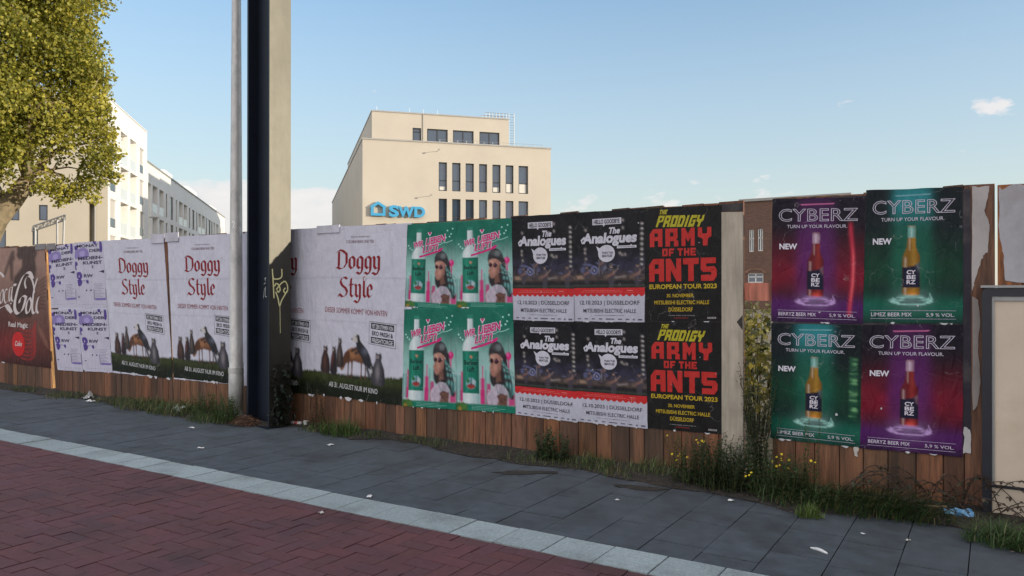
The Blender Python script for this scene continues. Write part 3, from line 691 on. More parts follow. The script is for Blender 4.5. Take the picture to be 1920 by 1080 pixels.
# -- black concert bills with red block letters
def army(quad, label, lift):
    s = Sheet(quad, label, 'black concert bills with red block letters', lift)
    BK = S(22,20,21,1.1); RD = S(178,44,40,1.2); YE = S(172,162,42,1.15); YE2 = S(184,156,40,1.15)
    s.paper(lambda u, v: lerp(BK, S(32,30,32,1.1), mnoise.noise((u*4, v*6, lift*900))), 8, 12)
    s.block('lettering', 'THE', .20, .018, .30, .058, YE, 2, gap=.15, shear=.02, slope=.0)
    s.block('lettering', 'PRODIGY', .155, .068, .745, .168, YE, 2, gap=.10, bg=BK, shear=.045, slope=.012)
    s.block('lettering', 'ARMY', .075, .185, .87, .343, RD, 2, gap=.24, bg=BK)
    s.block('lettering', 'OF', .24, .360, .395, .427, RD, 2, gap=.22, bg=BK); s.block('lettering', 'THE', .44, .360, .675, .427, RD, 2, gap=.18, bg=BK)
    s.block('lettering', 'ANTS', .06, .448, .935, .648, RD, 2, gap=.12, bg=BK)
    s.text('lettering', 'EUROPEAN TOUR 2023', .06, .672, .935, .714, YE2, 2, bold=.03)
    s.text('lettering', '30. NOVEMBER', .29, .757, .645, .788, YE2, 2, bold=.02)
    s.text('lettering', 'MITSUBISHI ELECTRIC HALLE', .125, .815, .84, .850, YE2, 2, bold=.02)
    s.text('lettering', 'DÜSSELDORF', .315, .868, .63, .912, YE2, 2, bold=.02)
    for k in range(14): s.rect('small_print', .31+k*.025, .944, .31+k*.025+.014+.006*(k % 3), .949, S(120,116,116), 1)
    s.rect('small_print', .385, .965, .57, .972, S(120,34,32), 1); s.rect('small_print', .815, .960, .925, .975, S(140,136,136), 1)
    for k in range(5): s.rect('small_print', .83+k*.018, .963, .838+k*.018, .972, S(60,58,58), 1.5)
    return s.done()
army([(1207.6,391.5),(1354.3,384),(1354.3,603),(1210.8,603)], 'black concert bill with red block letters, upper of the two by the pale board', .0034)
army([(1211,604),(1355,604),(1355.7,814.5),(1214,802)], 'black concert bill with red block letters, lower of the two by the pale board', .0048)

# -- concert bills with a scalloped red band
def band(quad, label, lift):
    s = Sheet(quad, label, 'concert bills with a scalloped red band', lift); sd = random.Random(int(lift*1e5))
    BK = S(18,17,21,1.0)
    def art():
        r = Ras(60, 92, 1.55); U, V = r.U, r.V; A = np.array
        r.img = np.ones(U.shape+(3,))*A(BK); r.put(r.noise(7, 10, 3), S(30,28,34), .5)
        r.put(np.exp(-((V-.50)/.09)**2)*r.noise(9, 16, 4), S(64,62,86), .75); r.put(np.exp(-((V-.60)/.022)**2)*r.noise(22, 40, 5), S(120,100,86), .95); r.put(np.exp(-((V-.585)/.05)**2)*r.noise(40, 60, 6), S(84,72,72), .6)
        for k in range(9): v = .13+.045*k; r.ell(.955, v, .026, .018, S(92,88,88), .5); r.ell(.958, v, .011, .009, S(170,164,160), .6)
        for (u, v) in ((.18,.165),(.70,.09),(.70,.16),(.17,.34),(.17,.375),(.18,.43),(.69,.40),(.66,.385),(.73,.40)): r.ell(u, v, .026, .019, S(74,70,72), .5); r.ell(u, v, .012, .010, S(140,132,128), .6)
        r.ell(.30, .535, .052, .038, S(112,116,154), .2); r.ell(.30, .535, .036, .026, S(44,44,68), .3); r.ell(.30, .535, .012, .010, S(150,150,170), .5)
        for (u, v, a, b_) in ((.19,.48,.06,.012),(.24,.49,.05,.010),(.37,.47,.05,.009),(.42,.52,.045,.020),(.14,.53,.04,.03),(.22,.55,.035,.025),(.56,.485,.05,.006),(.80,.55,.05,.006)): r.ell(u, v, a, b_, S(84,86,118), .5, .8)
        for u in (.17, .36, .41): r.line([(u,.45),(u+.01,.57)], .008, S(120,116,120), .7)
        for (u, v, k) in ((.54,.50,1.),(.90,.50,.95),(.19,.505,.75),(.40,.43,.6)):
            r.poly([(u-.045*k,v+.02*k),(u+.04*k,v+.02*k),(u+.05*k,v+.09*k),(u+.03*k,v+.20*k),(u-.03*k,v+.20*k),(u-.05*k,v+.08*k)], S(62,56,66), .02, .95); r.ell(u, v, .020*k, .017*k, S(132,108,98), .4); r.ell(u, v-.010*k, .021*k, .010*k, S(52,44,42), .5)
            r.line([(u-.045*k,v+.09*k),(u+.03*k,v+.065*k)], .03*k, S(128,92,80), .9); r.line([(u+.02*k,v+.07*k),(u+.10*k,v+.02*k)], .009*k, S(150,128,116), .9); r.line([(u+.035*k,v+.03*k),(u+.02*k,v+.075*k)], .014*k, S(120,96,88), .8)
        r.poly([(.58,.60),(.74,.585),(.74,.597),(.60,.612)], S(116,110,110), .012); r.poly([(.04,.585),(.12,.58),(.14,.61),(.05,.615)], S(132,108,92), .012)
        for v, c in ((.618,S(72,60,52)),(.635,S(18,17,20)),(.648,S(78,68,62))): r.line([(.0,v),(1,v)], .007, c, .9)
        r.put(np.exp(-((V-.675)/.012)**2), S(58,64,56), .8); r.put(ss(V, .72, .735), S(168,167,180))
        return r
    s.raster('band', art)
    R_ = S(176,36,38); n = 12
    pts = [(0,.695),(0,.752)]
    for k in range(n):
        for q in range(1, 6): pts.append(((k+q/5)/n, .752+.020*math.sin(math.pi*q/5)))
    pts.append((1,.695)); s.poly('red_band', pts, R_, 1)
    for vv, a, b_ in ((.716,.14,.66),(.731,.10,.70)):
        k = a
        while k < b_: l = sd.uniform(.01,.03); s.rect('red_band', k, vv, k+l, vv+.004, S(205,110,105), 2); k += l+.008
    s.rect('red_band', .76, .717, .84, .722, S(205,130,125), 2); s.rect('red_band', .72, .735, .86, .739, S(190,80,75), 2)
    LG = S(182,180,190)
    s.poly('speech_box', [(.28,.068),(.68,.066),(.68,.122),(.46,.124),(.435,.142),(.425,.124),(.28,.124)], LG, 1)
    s.text('lettering', 'HELLO GOODBYE', .30, .076, .66, .116, S(34,32,38), 2, bold=.03)
    s.text('lettering', 'The', .495, .150, .655, .210, LG, 2, bold=.045, shear=.02)
    s.text('lettering', 'Analogues', .125, .196, .88, .320, LG, 2, bold=.048, shear=.02)
    s.poly('swash', [(.11,.255),(.16,.225),(.20,.262),(.165,.27),(.15,.25),(.13,.265),(.15,.29),(.125,.29)], LG, 2)
    s.poly('small_box', [(.62,.318),(.80,.318),(.815,.306),(.825,.318),(.885,.318),(.885,.340),(.62,.342)], LG, 1)
    for k in range(12): s.rect('small_print', .64+.019*k, .326, .652+.019*k, .334, S(90,88,96), 1.6)
    s.ell('speech_bubble', .475, .385, .118, .078, LG, 1.2); s.poly('bubble_tail', [(.33,.315),(.40,.345),(.44,.40),(.38,.41)], LG, 1.5)
    s.text('lettering', 'PUSH THE', .415, .368, .565, .388, S(60,60,72), 2.5, bold=.03)
    s.text('lettering', 'BEATLES', .415, .396, .555, .418, S(40,40,50), 2.5, bold=.03)
    TX = S(44,44,54)
    s.text('lettering', '12.10.2023 | DÜSSELDORF', .085, .803, .93, .858, TX, 2, bold=.008)
    s.text('lettering', 'MITSUBISHI ELECTRIC HALLE', .135, .884, .885, .920, TX, 2, bold=.006)
    k = .29
    while k < .70: l = sd.uniform(.008,.03); s.rect('small_print', k, .942, k+l, .947, S(110,108,120) if k < .5 or k > .58 else S(40,40,50), 1); k += l+.007
    for a, l in ((.05,.05),(.15,.05),(.26,.04),(.36,.05),(.46,.12),(.63,.06),(.74,.05),(.84,.025),(.91,.06)): s.rect('small_print', a, .972, a+l, .982+.004*(a > .8), S(84,82,94), 1)
    return s.done()
band([(958.5,406),(1074.4,399.5),(1077,603.4),(962.8,600)], 'concert bill with scalloped red band, upper left of its four, next to the green posters', .0030)
band([(1074.4,399.5),(1210.6,390.8),(1209,604),(1077.8,602)], 'concert bill with scalloped red band, upper right of its four, beside the red lettered bill', .0042)
band([(962.8,601),(1080,603),(1084,791.6),(967,776.7)], 'concert bill with scalloped red band, lower left of its four, beside the green poster', .0054)
band([(1080,604),(1210.6,605),(1215,803.6),(1083.3,789.5)], 'concert bill with scalloped red band, lower right of its four, hanging lower than its neighbour', .0066)

# -- green liqueur posters
def luft(quad, label, lift):
    s = Sheet(quad, label, 'green liqueur posters', lift)
    GR2 = S(16,106,86); MG = S(186,34,108); WH = S(196,192,198)
    def art():
        r = Ras(56, 92, 1.62); U, V = r.U, r.V; A = np.array
        top, pale = A(S(14,96,78)), A(S(150,184,180)); t = ss(V, .14, .56)[..., None]; r.img = top*(1-t)+pale*t
        r.put(r.noise(6, 9, 2)*.5, S(40,128,106), .6*1.0); r.put(r.noise(12, 18, 5)*(1-ss(V, .3, .6)), S(10,80,66), .35)
        for (u0, v0, u1, cc) in ((0,.80,.13,MG),(.085,.62,.125,MG),(.42,.79,.63,S(190,40,112)),(.43,.68,.50,MG),(.455,.56,.475,MG),(.53,.73,.60,S(170,40,104)),(.86,.82,1.,MG),(.0,.66,.075,S(40,126,114)),(.50,.60,.53,S(96,160,150)),(.02,.585,.06,S(140,176,174))):
            r.poly([(u0,v0),(u1,v0),(u1,.93),(u0,.93)], cc, .02, .9)
        r.put(r.noise(20, 30, 8)*ss(V, .6, .75), S(120,60,104), .25)
        r.poly([(.895,.47),(.917,.47),(.925,.84),(.89,.84)], MG, .012); r.ell(.906, .462, .048, .040, MG); r.line([(.904,.24),(.905,.44)], .010, S(84,66,92)); r.ell(.895, .45, .02, .016, S(220,90,150), .8)
        # bottle, glassy white over a green label
        bt = [(.205,.10),(.30,.10),(.305,.28),(.39,.345),(.405,.40),(.405,.94),(.385,.95),(.135,.95),(.115,.94),(.115,.40),(.13,.345),(.20,.28)]
        sh = np.exp(-((U-.20)/.07)**2); r.poly(bt, S(164,182,184), .012); m = r.pm(bt, .012); r.put(m*sh, S(208,214,214), .8); r.put(m*ss(U, .33, .41), S(96,142,138), .7)
        r.poly([(.20,.065),(.305,.065),(.30,.105),(.205,.105)], S(40,120,100), .012)
        r.poly([(.116,.42),(.404,.42),(.404,.83),(.116,.83)], S(14,104,84), .010); m = r.pm([(.116,.42),(.404,.42),(.404,.83),(.116,.83)], .01); r.put(m*ss(U, .30, .42), S(6,70,58), .8); r.put(m*np.exp(-((U-.19)/.035)**2), S(46,136,114), .6)
        r.ell(.265, .475, .022, .016, S(170,120,96)); r.ell(.26, .735, .085, .055, S(120,168,178)); r.ell(.26, .762, .07, .024, S(140,52,50)); r.line([(.262,.69),(.262,.75)], .02, S(40,50,50)); r.ell(.21, .712, .03, .02, S(44,104,56)); r.ell(.31, .72, .03, .018, S(160,170,172))
        # young woman with cap and sunglasses, turned to the left
        HR = S(40,34,37); SKN = S(160,116,102); SK2 = S(116,80,70)
        r.poly([(.58,.44),(.60,.56),(.585,.66),(.62,.74),(.72,.78),(.82,.74),(.93,.87),(.985,.84),(.955,.70),(.89,.56),(.845,.43)], HR, .02, 1, True)
        for k in range(9): r.line(smooth_path([(.79+.014*k,.49+.012*k),(.83+.017*k,.62),(.86+.017*k,.74),(.885+.013*k,.88-.008*k)], 4), .009, (S(70,132,130), S(120,166,160), S(50,100,104))[k % 3], .8)
        r.poly([(.60,.45),(.588,.50),(.598,.545),(.580,.585),(.60,.605),(.61,.64),(.645,.662),(.70,.648),(.765,.60),(.785,.52),(.77,.44)], SKN, .016, 1, True)
        fm = r.pm([(.60,.45),(.588,.50),(.598,.545),(.580,.585),(.60,.605),(.61,.64),(.645,.662),(.70,.648),(.765,.60),(.785,.52),(.77,.44)], .016)
        r.put(fm*ss(U+.4*(V-.55), .68, .78), SK2, .85); r.put(fm*np.exp(-((U-.635)/.035)**2-((V-.475)/.03)**2), S(196,152,134), .7); r.put(fm*np.exp(-((U-.685)/.03)**2-((V-.575)/.028)**2), S(188,136,118), .6); r.put(fm*ss(V, .62, .665), SK2, .6)
        r.poly([(.69,.645),(.76,.60),(.78,.70),(.69,.72)], S(104,72,62), .02)
        r.poly([(.572,.462),(.58,.40),(.63,.345),(.71,.322),(.79,.348),(.84,.41),(.85,.485),(.80,.475),(.70,.437),(.62,.440)], S(46,43,46), .014, 1, True)
        r.ell(.74, .38, .055, .032, S(104,112,114), .9, .85); r.ell(.66, .37, .04, .03, S(72,70,72), .9, .7)
        r.ell(.622, .510, .033, .024, S(44,20,32), .2); r.ell(.702, .513, .038, .026, S(46,22,34), .2); r.ell(.69, .505, .014, .010, S(120,80,96), .8, .7); r.line([(.735,.502),(.805,.487)], .008, S(186,140,138)); r.line([(.655,.508),(.665,.508)], .006, S(150,90,96))
        r.line([(.618,.612),(.645,.617),(.668,.606)], .013, S(150,60,66)); r.line([(.625,.614),(.66,.611)], .005, S(206,180,176)); r.line([(.640,.535),(.622,.572),(.638,.58)], .010, SK2, .6)
        sb_ = [(.57,.98),(.535,.87),(.56,.81),(.64,.765),(.72,.73),(.83,.76),(.885,.83),(.86,.98)]
        r.poly(sb_, S(186,172,184), .014, 1, True); m = r.pm(sb_, .014); r.put(m*r.noise(26, 22, 4), S(128,118,136), .65); r.put(m*ss(U, .70, .9), S(120,110,124), .4)
        for k in range(4): r.line([(.70+.04*k,.735),(.715+.032*k,.82)], .012, S(70,112,108), .7)
        am = [(.69,.985),(.725,.88),(.70,.845),(.76,.82),(.875,.835),(.87,.985)]; r.poly(am, S(118,80,68), .012, 1); r.put(r.pm(am, .012)*r.noise(30, 40, 6), S(60,44,42), .9)
        r.put(ss(V, .925, .94), GR2); r.poly([(0,.94),(.06,.925),(.13,.922),(.19,.945),(.21,1),(0,1)], S(70,110,50), .02); r.ell(.07, .985, .035, .02, S(150,116,44)); r.put(r.em(.09, .965, .12, .05)*r.noise(30, 60, 9), S(30,70,36), .8)
        for k in range(5): r.ell(.04+.034*k, .915+.004*(k % 2), .012, .009, S(190,200,196), .5, .8)
        return r
    s.raster('luft', art)
    DKT = S(18,38,38)
    s.text('lettering', 'Berliner', .145, .510, .385, .556, DKT, 1, bold=.02); s.text('lettering', 'Luft', .20, .572, .325, .620, DKT, 1, bold=.02)
    # headline
    for bold, col, L in ((.075, WH, 2), (.03, MG, 3)):
        e = .010 if bold > .05 else 0
        s.text('lettering', 'WIR', .14-e, .222-e*.6, .345+e, .292+e*.6, col, L, bold=bold, slope=-.03, shear=.012)
        s.text('lettering', 'LIEBEN', .40-e, .180-e*.6, .775+e, .258+e*.6, col, L, bold=bold, slope=-.05, shear=.012)
        s.text('lettering', 'LUFT!', .335-e, .272-e*.6, .635+e, .350+e*.6, col, L, bold=bold, slope=-.035, shear=.015)
    s.poly('brush_stroke', [(.27,.405),(.27,.385),(.50,.345),(.72,.285),(.745,.295),(.70,.325),(.48,.372)], MG, 1)
    for e, c, L in ((1.45, WH, 1), (1, MG, 2)):
        s.poly('heart', [(.475,.135+.010*(e-1)*4),(.475-.030*e,.112),(.475-.022*e,.100),(.475,.107),(.475+.022*e,.098),(.475+.030*e,.110)], c, L)
    st = [(.64,.255),(.70,.245),(.74,.23),(.80,.228),(.86,.218),(.93,.20)]
    s.quads('script_line', strip(smooth_path(st), .010), S(130,180,170), 1)
    for k, (u, v) in enumerate(((.83,.09),(.90,.13),(.87,.16),(.80,.17),(.93,.07),(.08,.29),(.05,.26),(.12,.31))): s.ell('bubble#%d' % k, u, v, .018, .011, S(120,180,170), 1, 10); s.ell('bubble#%d' % k, u-.004, v-.003, .007, .005, S(190,210,208), 1.5, 8)
    for vv, a, b_ in ((.953,.27,.70),(.967,.27,.84),(.981,.27,.74)): s.rect('small_print', a, vv, b_, vv+.004, S(110,165,150), 1)
    return s.done()
luft([(764,421),(856,417),(856,582),(758.7,574.5)], 'green liqueur poster, upper left of its four, touching the white film poster', .0031)
luft([(856,417),(959.8,409.5),(962.5,579),(856,576.4)], 'green liqueur poster, upper right of its four, touching the dark concert bills', .0046)
luft([(758.7,580),(856,579),(855.5,768),(754.8,761)], 'green liqueur poster, lower left of its four, beside the printed meadow', .0062)
luft([(856,578),(962.5,576.5),(967.5,774.8),(856.7,767.8)], 'green liqueur poster, lower right of its four, above bare boards', .0078)

# -- white film posters with a red gothic title
GOTH = {   # broad-nib strokes, x right, y down; x-height band 0..1, ascender to -.55, descender to 1.5
 'D': ([[(.05,-.30),(.28,-.50),(.62,-.42),(.95,-.18),(.98,.55),(.72,.92),(.40,1.02),(.08,.86)], [(.24,-.36),(.24,.80),(.02,.98)]], 1.14),
 'o': ([[(.12,.22),(.12,.78),(.32,1.0),(.56,.80),(.56,.22),(.34,.0),(.12,.22)]], .74),
 'g': ([[(.12,.22),(.12,.78),(.30,.98),(.54,.80)], [(.12,.22),(.34,.0),(.56,.20),(.56,1.1),(.36,1.42),(.06,1.26)]], .74),
 'y': ([[(.06,.02),(.16,.16),(.16,.80),(.34,1.0),(.56,.82)], [(.44,.0),(.58,.14),(.58,1.1),(.36,1.45),(.0,1.28)]], .76),
 'S': ([[(.86,-.36),(.62,-.52),(.30,-.42),(.16,-.16),(.34,.12),(.72,.34),(.90,.62),(.74,.92),(.40,1.02),(.06,.80)], [(.08,.86),(-.06,1.02)]], 1.06),
 't': ([[(.26,-.42),(.22,-.1),(.22,.82),(.40,1.0),(.58,.86)], [(.04,.06),(.52,.04)]], .62),
 'l': ([[(.22,-.56),(.22,.82),(.40,1.0),(.54,.88)]], .50),
 'e': ([[(.52,.42),(.52,.22),(.34,.0),(.12,.22),(.12,.78),(.32,1.0),(.56,.82)], [(.14,.52),(.52,.36)]], .66),
}
def goth(s, word, u0, u1, vx, vb, col, asp):
    """vx = v of x-height line, vb = v of baseline"""
    tot = sum(GOTH[c][1] for c in word); k = (u1-u0)/tot; x = u0; hv = vb-vx
    for ch in word:
        for st in GOTH[ch][0]:
            pts = [(x+p[0]*k, vx+p[1]*hv) for p in st]
            nx_ = .105*k; s.quads('title#'+word, nib(pts, nx_, -.055*hv), col, 2)
        x += GOTH[ch][1]*k
def film(quad, label, lift, ghost=False):
    s = Sheet(quad, label, 'white film posters with a red gothic title', lift)
    PAP = S(186,185,196, 1.33)
    def art():
        r = Ras(104, 172, 1.42); U, V = r.U, r.V; A = np.array
        r.img = np.ones(U.shape+(3,))*A(PAP); r.put(r.noise(5, 9, 2), S(170,170,183), .5); r.put(np.exp(-((V-.30)/.006)**2)+.7*np.exp(-((V-.555)/.005)**2), S(160,158,170), .6)
        hill = .852+.012*np.sin(U*3+.5); d = V-hill
        g0, g1 = A(S(54,62,30,1.1)), A(S(20,27,14,1.1)); t = ss(d, 0, .10)[..., None]; gc = g0*(1-t)+g1*t; m = np.clip(.5+(d+.010*(r.noise(75, 6, 8)-.5))/.012, 0, 1)[..., None]
        n = r.noise(40, 60, 11)[..., None]; r.img = r.img*(1-m)+gc*(.65+.7*n)*m
        FA, FA2, DG, WT = S(124,82,54), S(78,50,36), S(40,39,44), S(178,172,170)
        r.ell(.46, .872, .18, .012, S(16,20,12), 1.2, .6)
        for a, b_ in ((.415,.395),(.44,.438),(.555,.545),(.575,.592)): r.poly([(a-.020,.75),(a+.022,.75),(b_+.009,.80),(b_+.007,.84),(b_+.010,.878),(b_-.010,.878),(b_-.004,.84),(b_-.006,.80)], FA2, .008)
        r.poly([(.36,.735),(.40,.712),(.47,.700),(.56,.705),(.596,.73),(.592,.78),(.54,.788),(.46,.780),(.41,.788),(.35,.795),(.33,.77)], FA, .014, 1, True)
        r.put(r.pm([(.36,.735),(.40,.712),(.47,.700),(.56,.705),(.596,.73),(.592,.78),(.54,.788),(.46,.780),(.41,.788),(.35,.795),(.33,.77)], .014)*ss(V, .735, .79), FA2, .75); r.ell(.44, .745, .03, .02, S(150,104,70), 1., .6)
        r.poly([(.355,.735),(.40,.722),(.415,.77),(.37,.80),(.345,.828),(.318,.84),(.308,.826),(.325,.80),(.335,.77)], FA2, .012, 1, True); r.ell(.322, .826, .02, .011, FA, .5); r.line([(.338,.80),(.352,.783)], .010, FA2); r.line([(.325,.802),(.318,.785)], .008, FA2)
        dg = [(.475,.665),(.49,.64),(.515,.65),(.545,.672),(.60,.705),(.645,.75),(.662,.80),(.65,.82),(.61,.805),(.57,.79),(.545,.755),(.505,.725)]
        for q in ([(.635,.78),(.612,.815),(.640,.862)], [(.655,.79),(.672,.825),(.662,.868)]): r.line(q, .026, DG)
        r.line([(.668,.80),(.70,.845)], .010, DG)
        r.poly(dg, DG, .012, 1, True); r.put(r.pm(dg, .012)*np.exp(-((U-.585)/.035)**2-((V-.718)/.02)**2), S(92,96,112), .7)
        for q in ([(.515,.69),(.47,.712),(.435,.722)], [(.525,.705),(.50,.728),(.475,.735)]): r.line(q, .020, DG)
        r.ell(.485, .648, .036, .022, WT, .3); r.ell(.448, .656, .024, .013, WT, .4); r.ell(.432, .655, .008, .006, S(22,20,22), .4); r.poly([(.485,.625),(.515,.632),(.522,.668),(.505,.678),(.492,.65)], S(24,23,26), .010, 1, True); r.ell(.478, .640, .006, .004, S(22,20,22), .4)
        r.poly([(.655,.80),(.671,.834),(.655,.838)], WT, .01)
        def sitter(x, y, w_, h_, c, belly):
            b = [(x-.22*w_,y-.9*h_),(x-.2*w_,y-h_),(x,y-.95*h_),(x+.16*w_,y-h_),(x+.24*w_,y-.88*h_),(x+.2*w_,y-.76*h_),(x+.42*w_,y-.5*h_),(x+.52*w_,y-.12*h_),(x+.36*w_,y),(x-.36*w_,y),(x-.5*w_,y-.15*h_),(x-.40*w_,y-.55*h_),(x-.22*w_,y-.78*h_)]
            r.poly(b, c, .012, 1, False); m = r.pm(b, .012); r.put(m*np.exp(-((U-x+.05*w_)/(.17*w_))**2-((V-y+.42*h_)/(.26*h_))**2), belly, .9); r.put(m*ss(U, x+.1*w_, x+.5*w_), S(26,24,26), .6)
            r.ell(x-.08*w_, y-.87*h_, .12*w_, .05*h_, S(150,140,136), .6, .8); r.ell(x-.10*w_, y-.875*h_, .03*w_, .016*h_, S(20,18,20), .5)
        sitter(.125, .868, .115, .165, S(50,38,38), S(86,58,50)); sitter(.225, .868, .085, .165, S(46,38,40), S(132,58,50)); r.poly([(.19,.87),(.215,.79),(.245,.70),(.257,.75),(.25,.87)], S(40,34,38), .012)
        sitter(.295, .825, .085, .175, S(50,44,46), S(92,80,74)); sitter(.735, .905, .15, .185, S(54,52,58), S(122,116,120))
        return r
    s.raster('film', art)
    RD = S(132,30,38,1.15); RD2 = S(128,44,52); TX = S(110,84,92)
    s.text('lettering', 'VON DEN MACHERN VON', .395, .060, .60, .068, TX, 2); s.text('lettering', 'COCAINE BEAR UND TED', .345, .083, .655, .100, TX, 2, bold=.01)
    goth(s, 'Doggy', .235, .735, .175, .248, RD, 1); goth(s, 'Style', .270, .655, .335, .410, RD, 1)
    s.text('lettering', 'DIESER SOMMER KOMMT VON HINTEN', .115, .474, .815, .505, RD2, 2, bold=-.002, slope=.008)
    # the tilted notice of voices
    DK = S(30,30,34)
    for k, (txt, dark) in enumerate((('MIT DEN STIMMEN VON', 1), ('EKO FRESH &', 0), ('FRESHTORGE', 1))):
        v0 = .552+k*.040
        if dark: s.poly('notice', [(.645,v0),(.645,v0+.034),(.895,v0+.046),(.895,v0+.010)], DK, 1)
        s.text('notice', txt, .658, v0+.006, .885, v0+.031, S(186,185,194) if dark else DK, 2, bold=.02, slope=.011)
    s.quads('notice', strip([(.625,.545),(.625,.672),(.915,.690),(.915,.556),(.625,.545)], .004), S(120,120,128), 1)
    s.text('lettering', 'AB 31. AUGUST NUR IM KINO', .175, .912, .735, .942, S(176,176,178), 3, bold=.012, slope=.012)
    return s.done()
film([(192.6,451),(307.3,446.4),(325,711.3),(211.9,694.8)], 'white film poster with red gothic title, between the purple festival bills and the lit joint', .0032)
film([(314.0,444.5),(450,437.3),(458,722.5),(326.3,707.8)], 'white film poster with red gothic title, cut off by the grey lamp pole', .0032)
X4 = (595.5, 590.6)
film([(459.5,435.6),(597.5,427.0),(593,741),(468,726)], 'white film poster half hidden by the dark steel post, only a strip showing', .0040)
film([(595.5,425.6),(764.5,420),(754.4,760.8),(590.6,738.5)], 'white film poster with red gothic title, whole, next to the green liqueur posters', .0052)

# -- purple festival bills
def festival(quad, label, lift):
    s = Sheet(quad, label, 'purple festival bills', lift); sd = random.Random(9)
    PAP = S(182,178,192, 1.3); VI = S(82,60,136,1.12); VI2 = S(132,118,170,1.2); TX = S(60,48,82,1.1)
    s.paper(lambda u, v: lerp(PAP, S(170,166,182), .5+.5*mnoise.noise((u*5, v*9, lift*800))), 8, 16)
    def blob(pts, c, L=1): s.poly('printed_blob#%d' % id(pts), smooth_path(pts+[pts[0]], 5)[:-1], c, L)
    blob([(.0,.06),(.10,.05),(.12,.10),(.02,.12)], VI); blob([(.02,.13),(.25,.09),(.45,.11),(.50,.20),(.40,.25),(.12,.25),(.0,.24)], VI2)
    blob([(.18,.15),(.30,.13),(.38,.17),(.30,.22),(.18,.20)], S(150,138,186), 1.5); blob([(.0,.29),(.07,.30),(.09,.34),(.03,.37),(.05,.41),(0,.41)], VI)
    blob([(.88,.0),(.95,.02),(.96,.12),(.92,.17),(.87,.13)], VI); blob([(.66,.0),(.76,.0),(.74,.045),(.68,.04)], VI)
    blob([(.04,.46),(.16,.45),(.23,.50),(.20,.55),(.10,.56),(.04,.53)], VI); s.poly('picture', [(.10,.53),(.12,.49),(.14,.53)], PAP, 1.5)
    blob([(.05,.57),(.17,.56),(.22,.61),(.16,.66),(.08,.66)], VI); blob([(.34,.59),(.41,.575),(.44,.60),(.42,.635),(.37,.62)], VI); s.quads('picture', strip([(.22,.59),(.30,.585),(.33,.575)], .008), VI, 1)
    blob([(.80,.455),(.97,.44),(.96,.48),(.88,.465)], TX); blob([(.31,.735),(.37,.72),(.36,.745)], TX); blob([(.46,.735),(.52,.72),(.51,.745)], TX); s.ell('picture', .08, .83, .04, .008, TX, 1, 10)
    s.text('lettering', 'MONAT', .09, .035, .83, .082, TX, 2, bold=.035); s.text('lettering', 'DER', .52, .112, .90, .158, TX, 2, bold=.035)
    s.text('lettering', 'MEDIEN-', .11, .222, .96, .272, TX, 2, bold=.035, slope=-.006); s.text('lettering', 'KUNST', .28, .292, .93, .342, TX, 2, bold=.035)
    s.text('lettering', 'E', .575, .362, .635, .402, TX, 2, bold=.03); s.text('lettering', 'RW', .285, .488, .60, .538, TX, 2, bold=.035)
    for k in range(9): v = .64+.024*k; s.rect('small_print', .62, v, .62+sd.uniform(.2,.34), v+.006, S(128,120,146), 1)
    s.quads('small_print', strip([(.60,.72),(.60,.88)], .014), TX, 1); s.quads('small_print', strip([(.985,.72),(.985,.87)], .012), TX, 1)
    s.rect('small_print', .62, .852, .985, .888, VI2, 1); s.rect('small_print', .68, .866, .95, .874, VI, 1.5)
    for k in range(14): u = .06+.065*k; s.rect('small_print', u, .945, u+sd.uniform(.01,.04), .952, S(130,124,146), 1)
    for k in range(10): s.rect('small_print', .1+sd.random()*.7, .40+.05*(k % 8), .11+sd.random()*.02+.5*0, .404+.05*(k % 8), S(150,144,162), 1) if False else None
    return s.done()
festival([(90.5,463.5),(138,455.5),(145,575),(96,578)], 'purple festival bill, upper left of its four, by the gap next to the brown advert', .0030)
festival([(139.3,455),(193.3,451.7),(201.7,576.7),(145.7,578)], 'purple festival bill, upper right of its four, next to the first film poster', .0040)
festival([(96.5,580),(145.7,580),(156.7,696.7),(109,693.5)], 'purple festival bill, lower left of its four, above the boards by the gap', .0052)
festival([(146.7,580),(202.3,580),(212.3,698.3),(160,696)], 'purple festival bill, lower right of its four, beside the film poster\'s meadow', .0062)

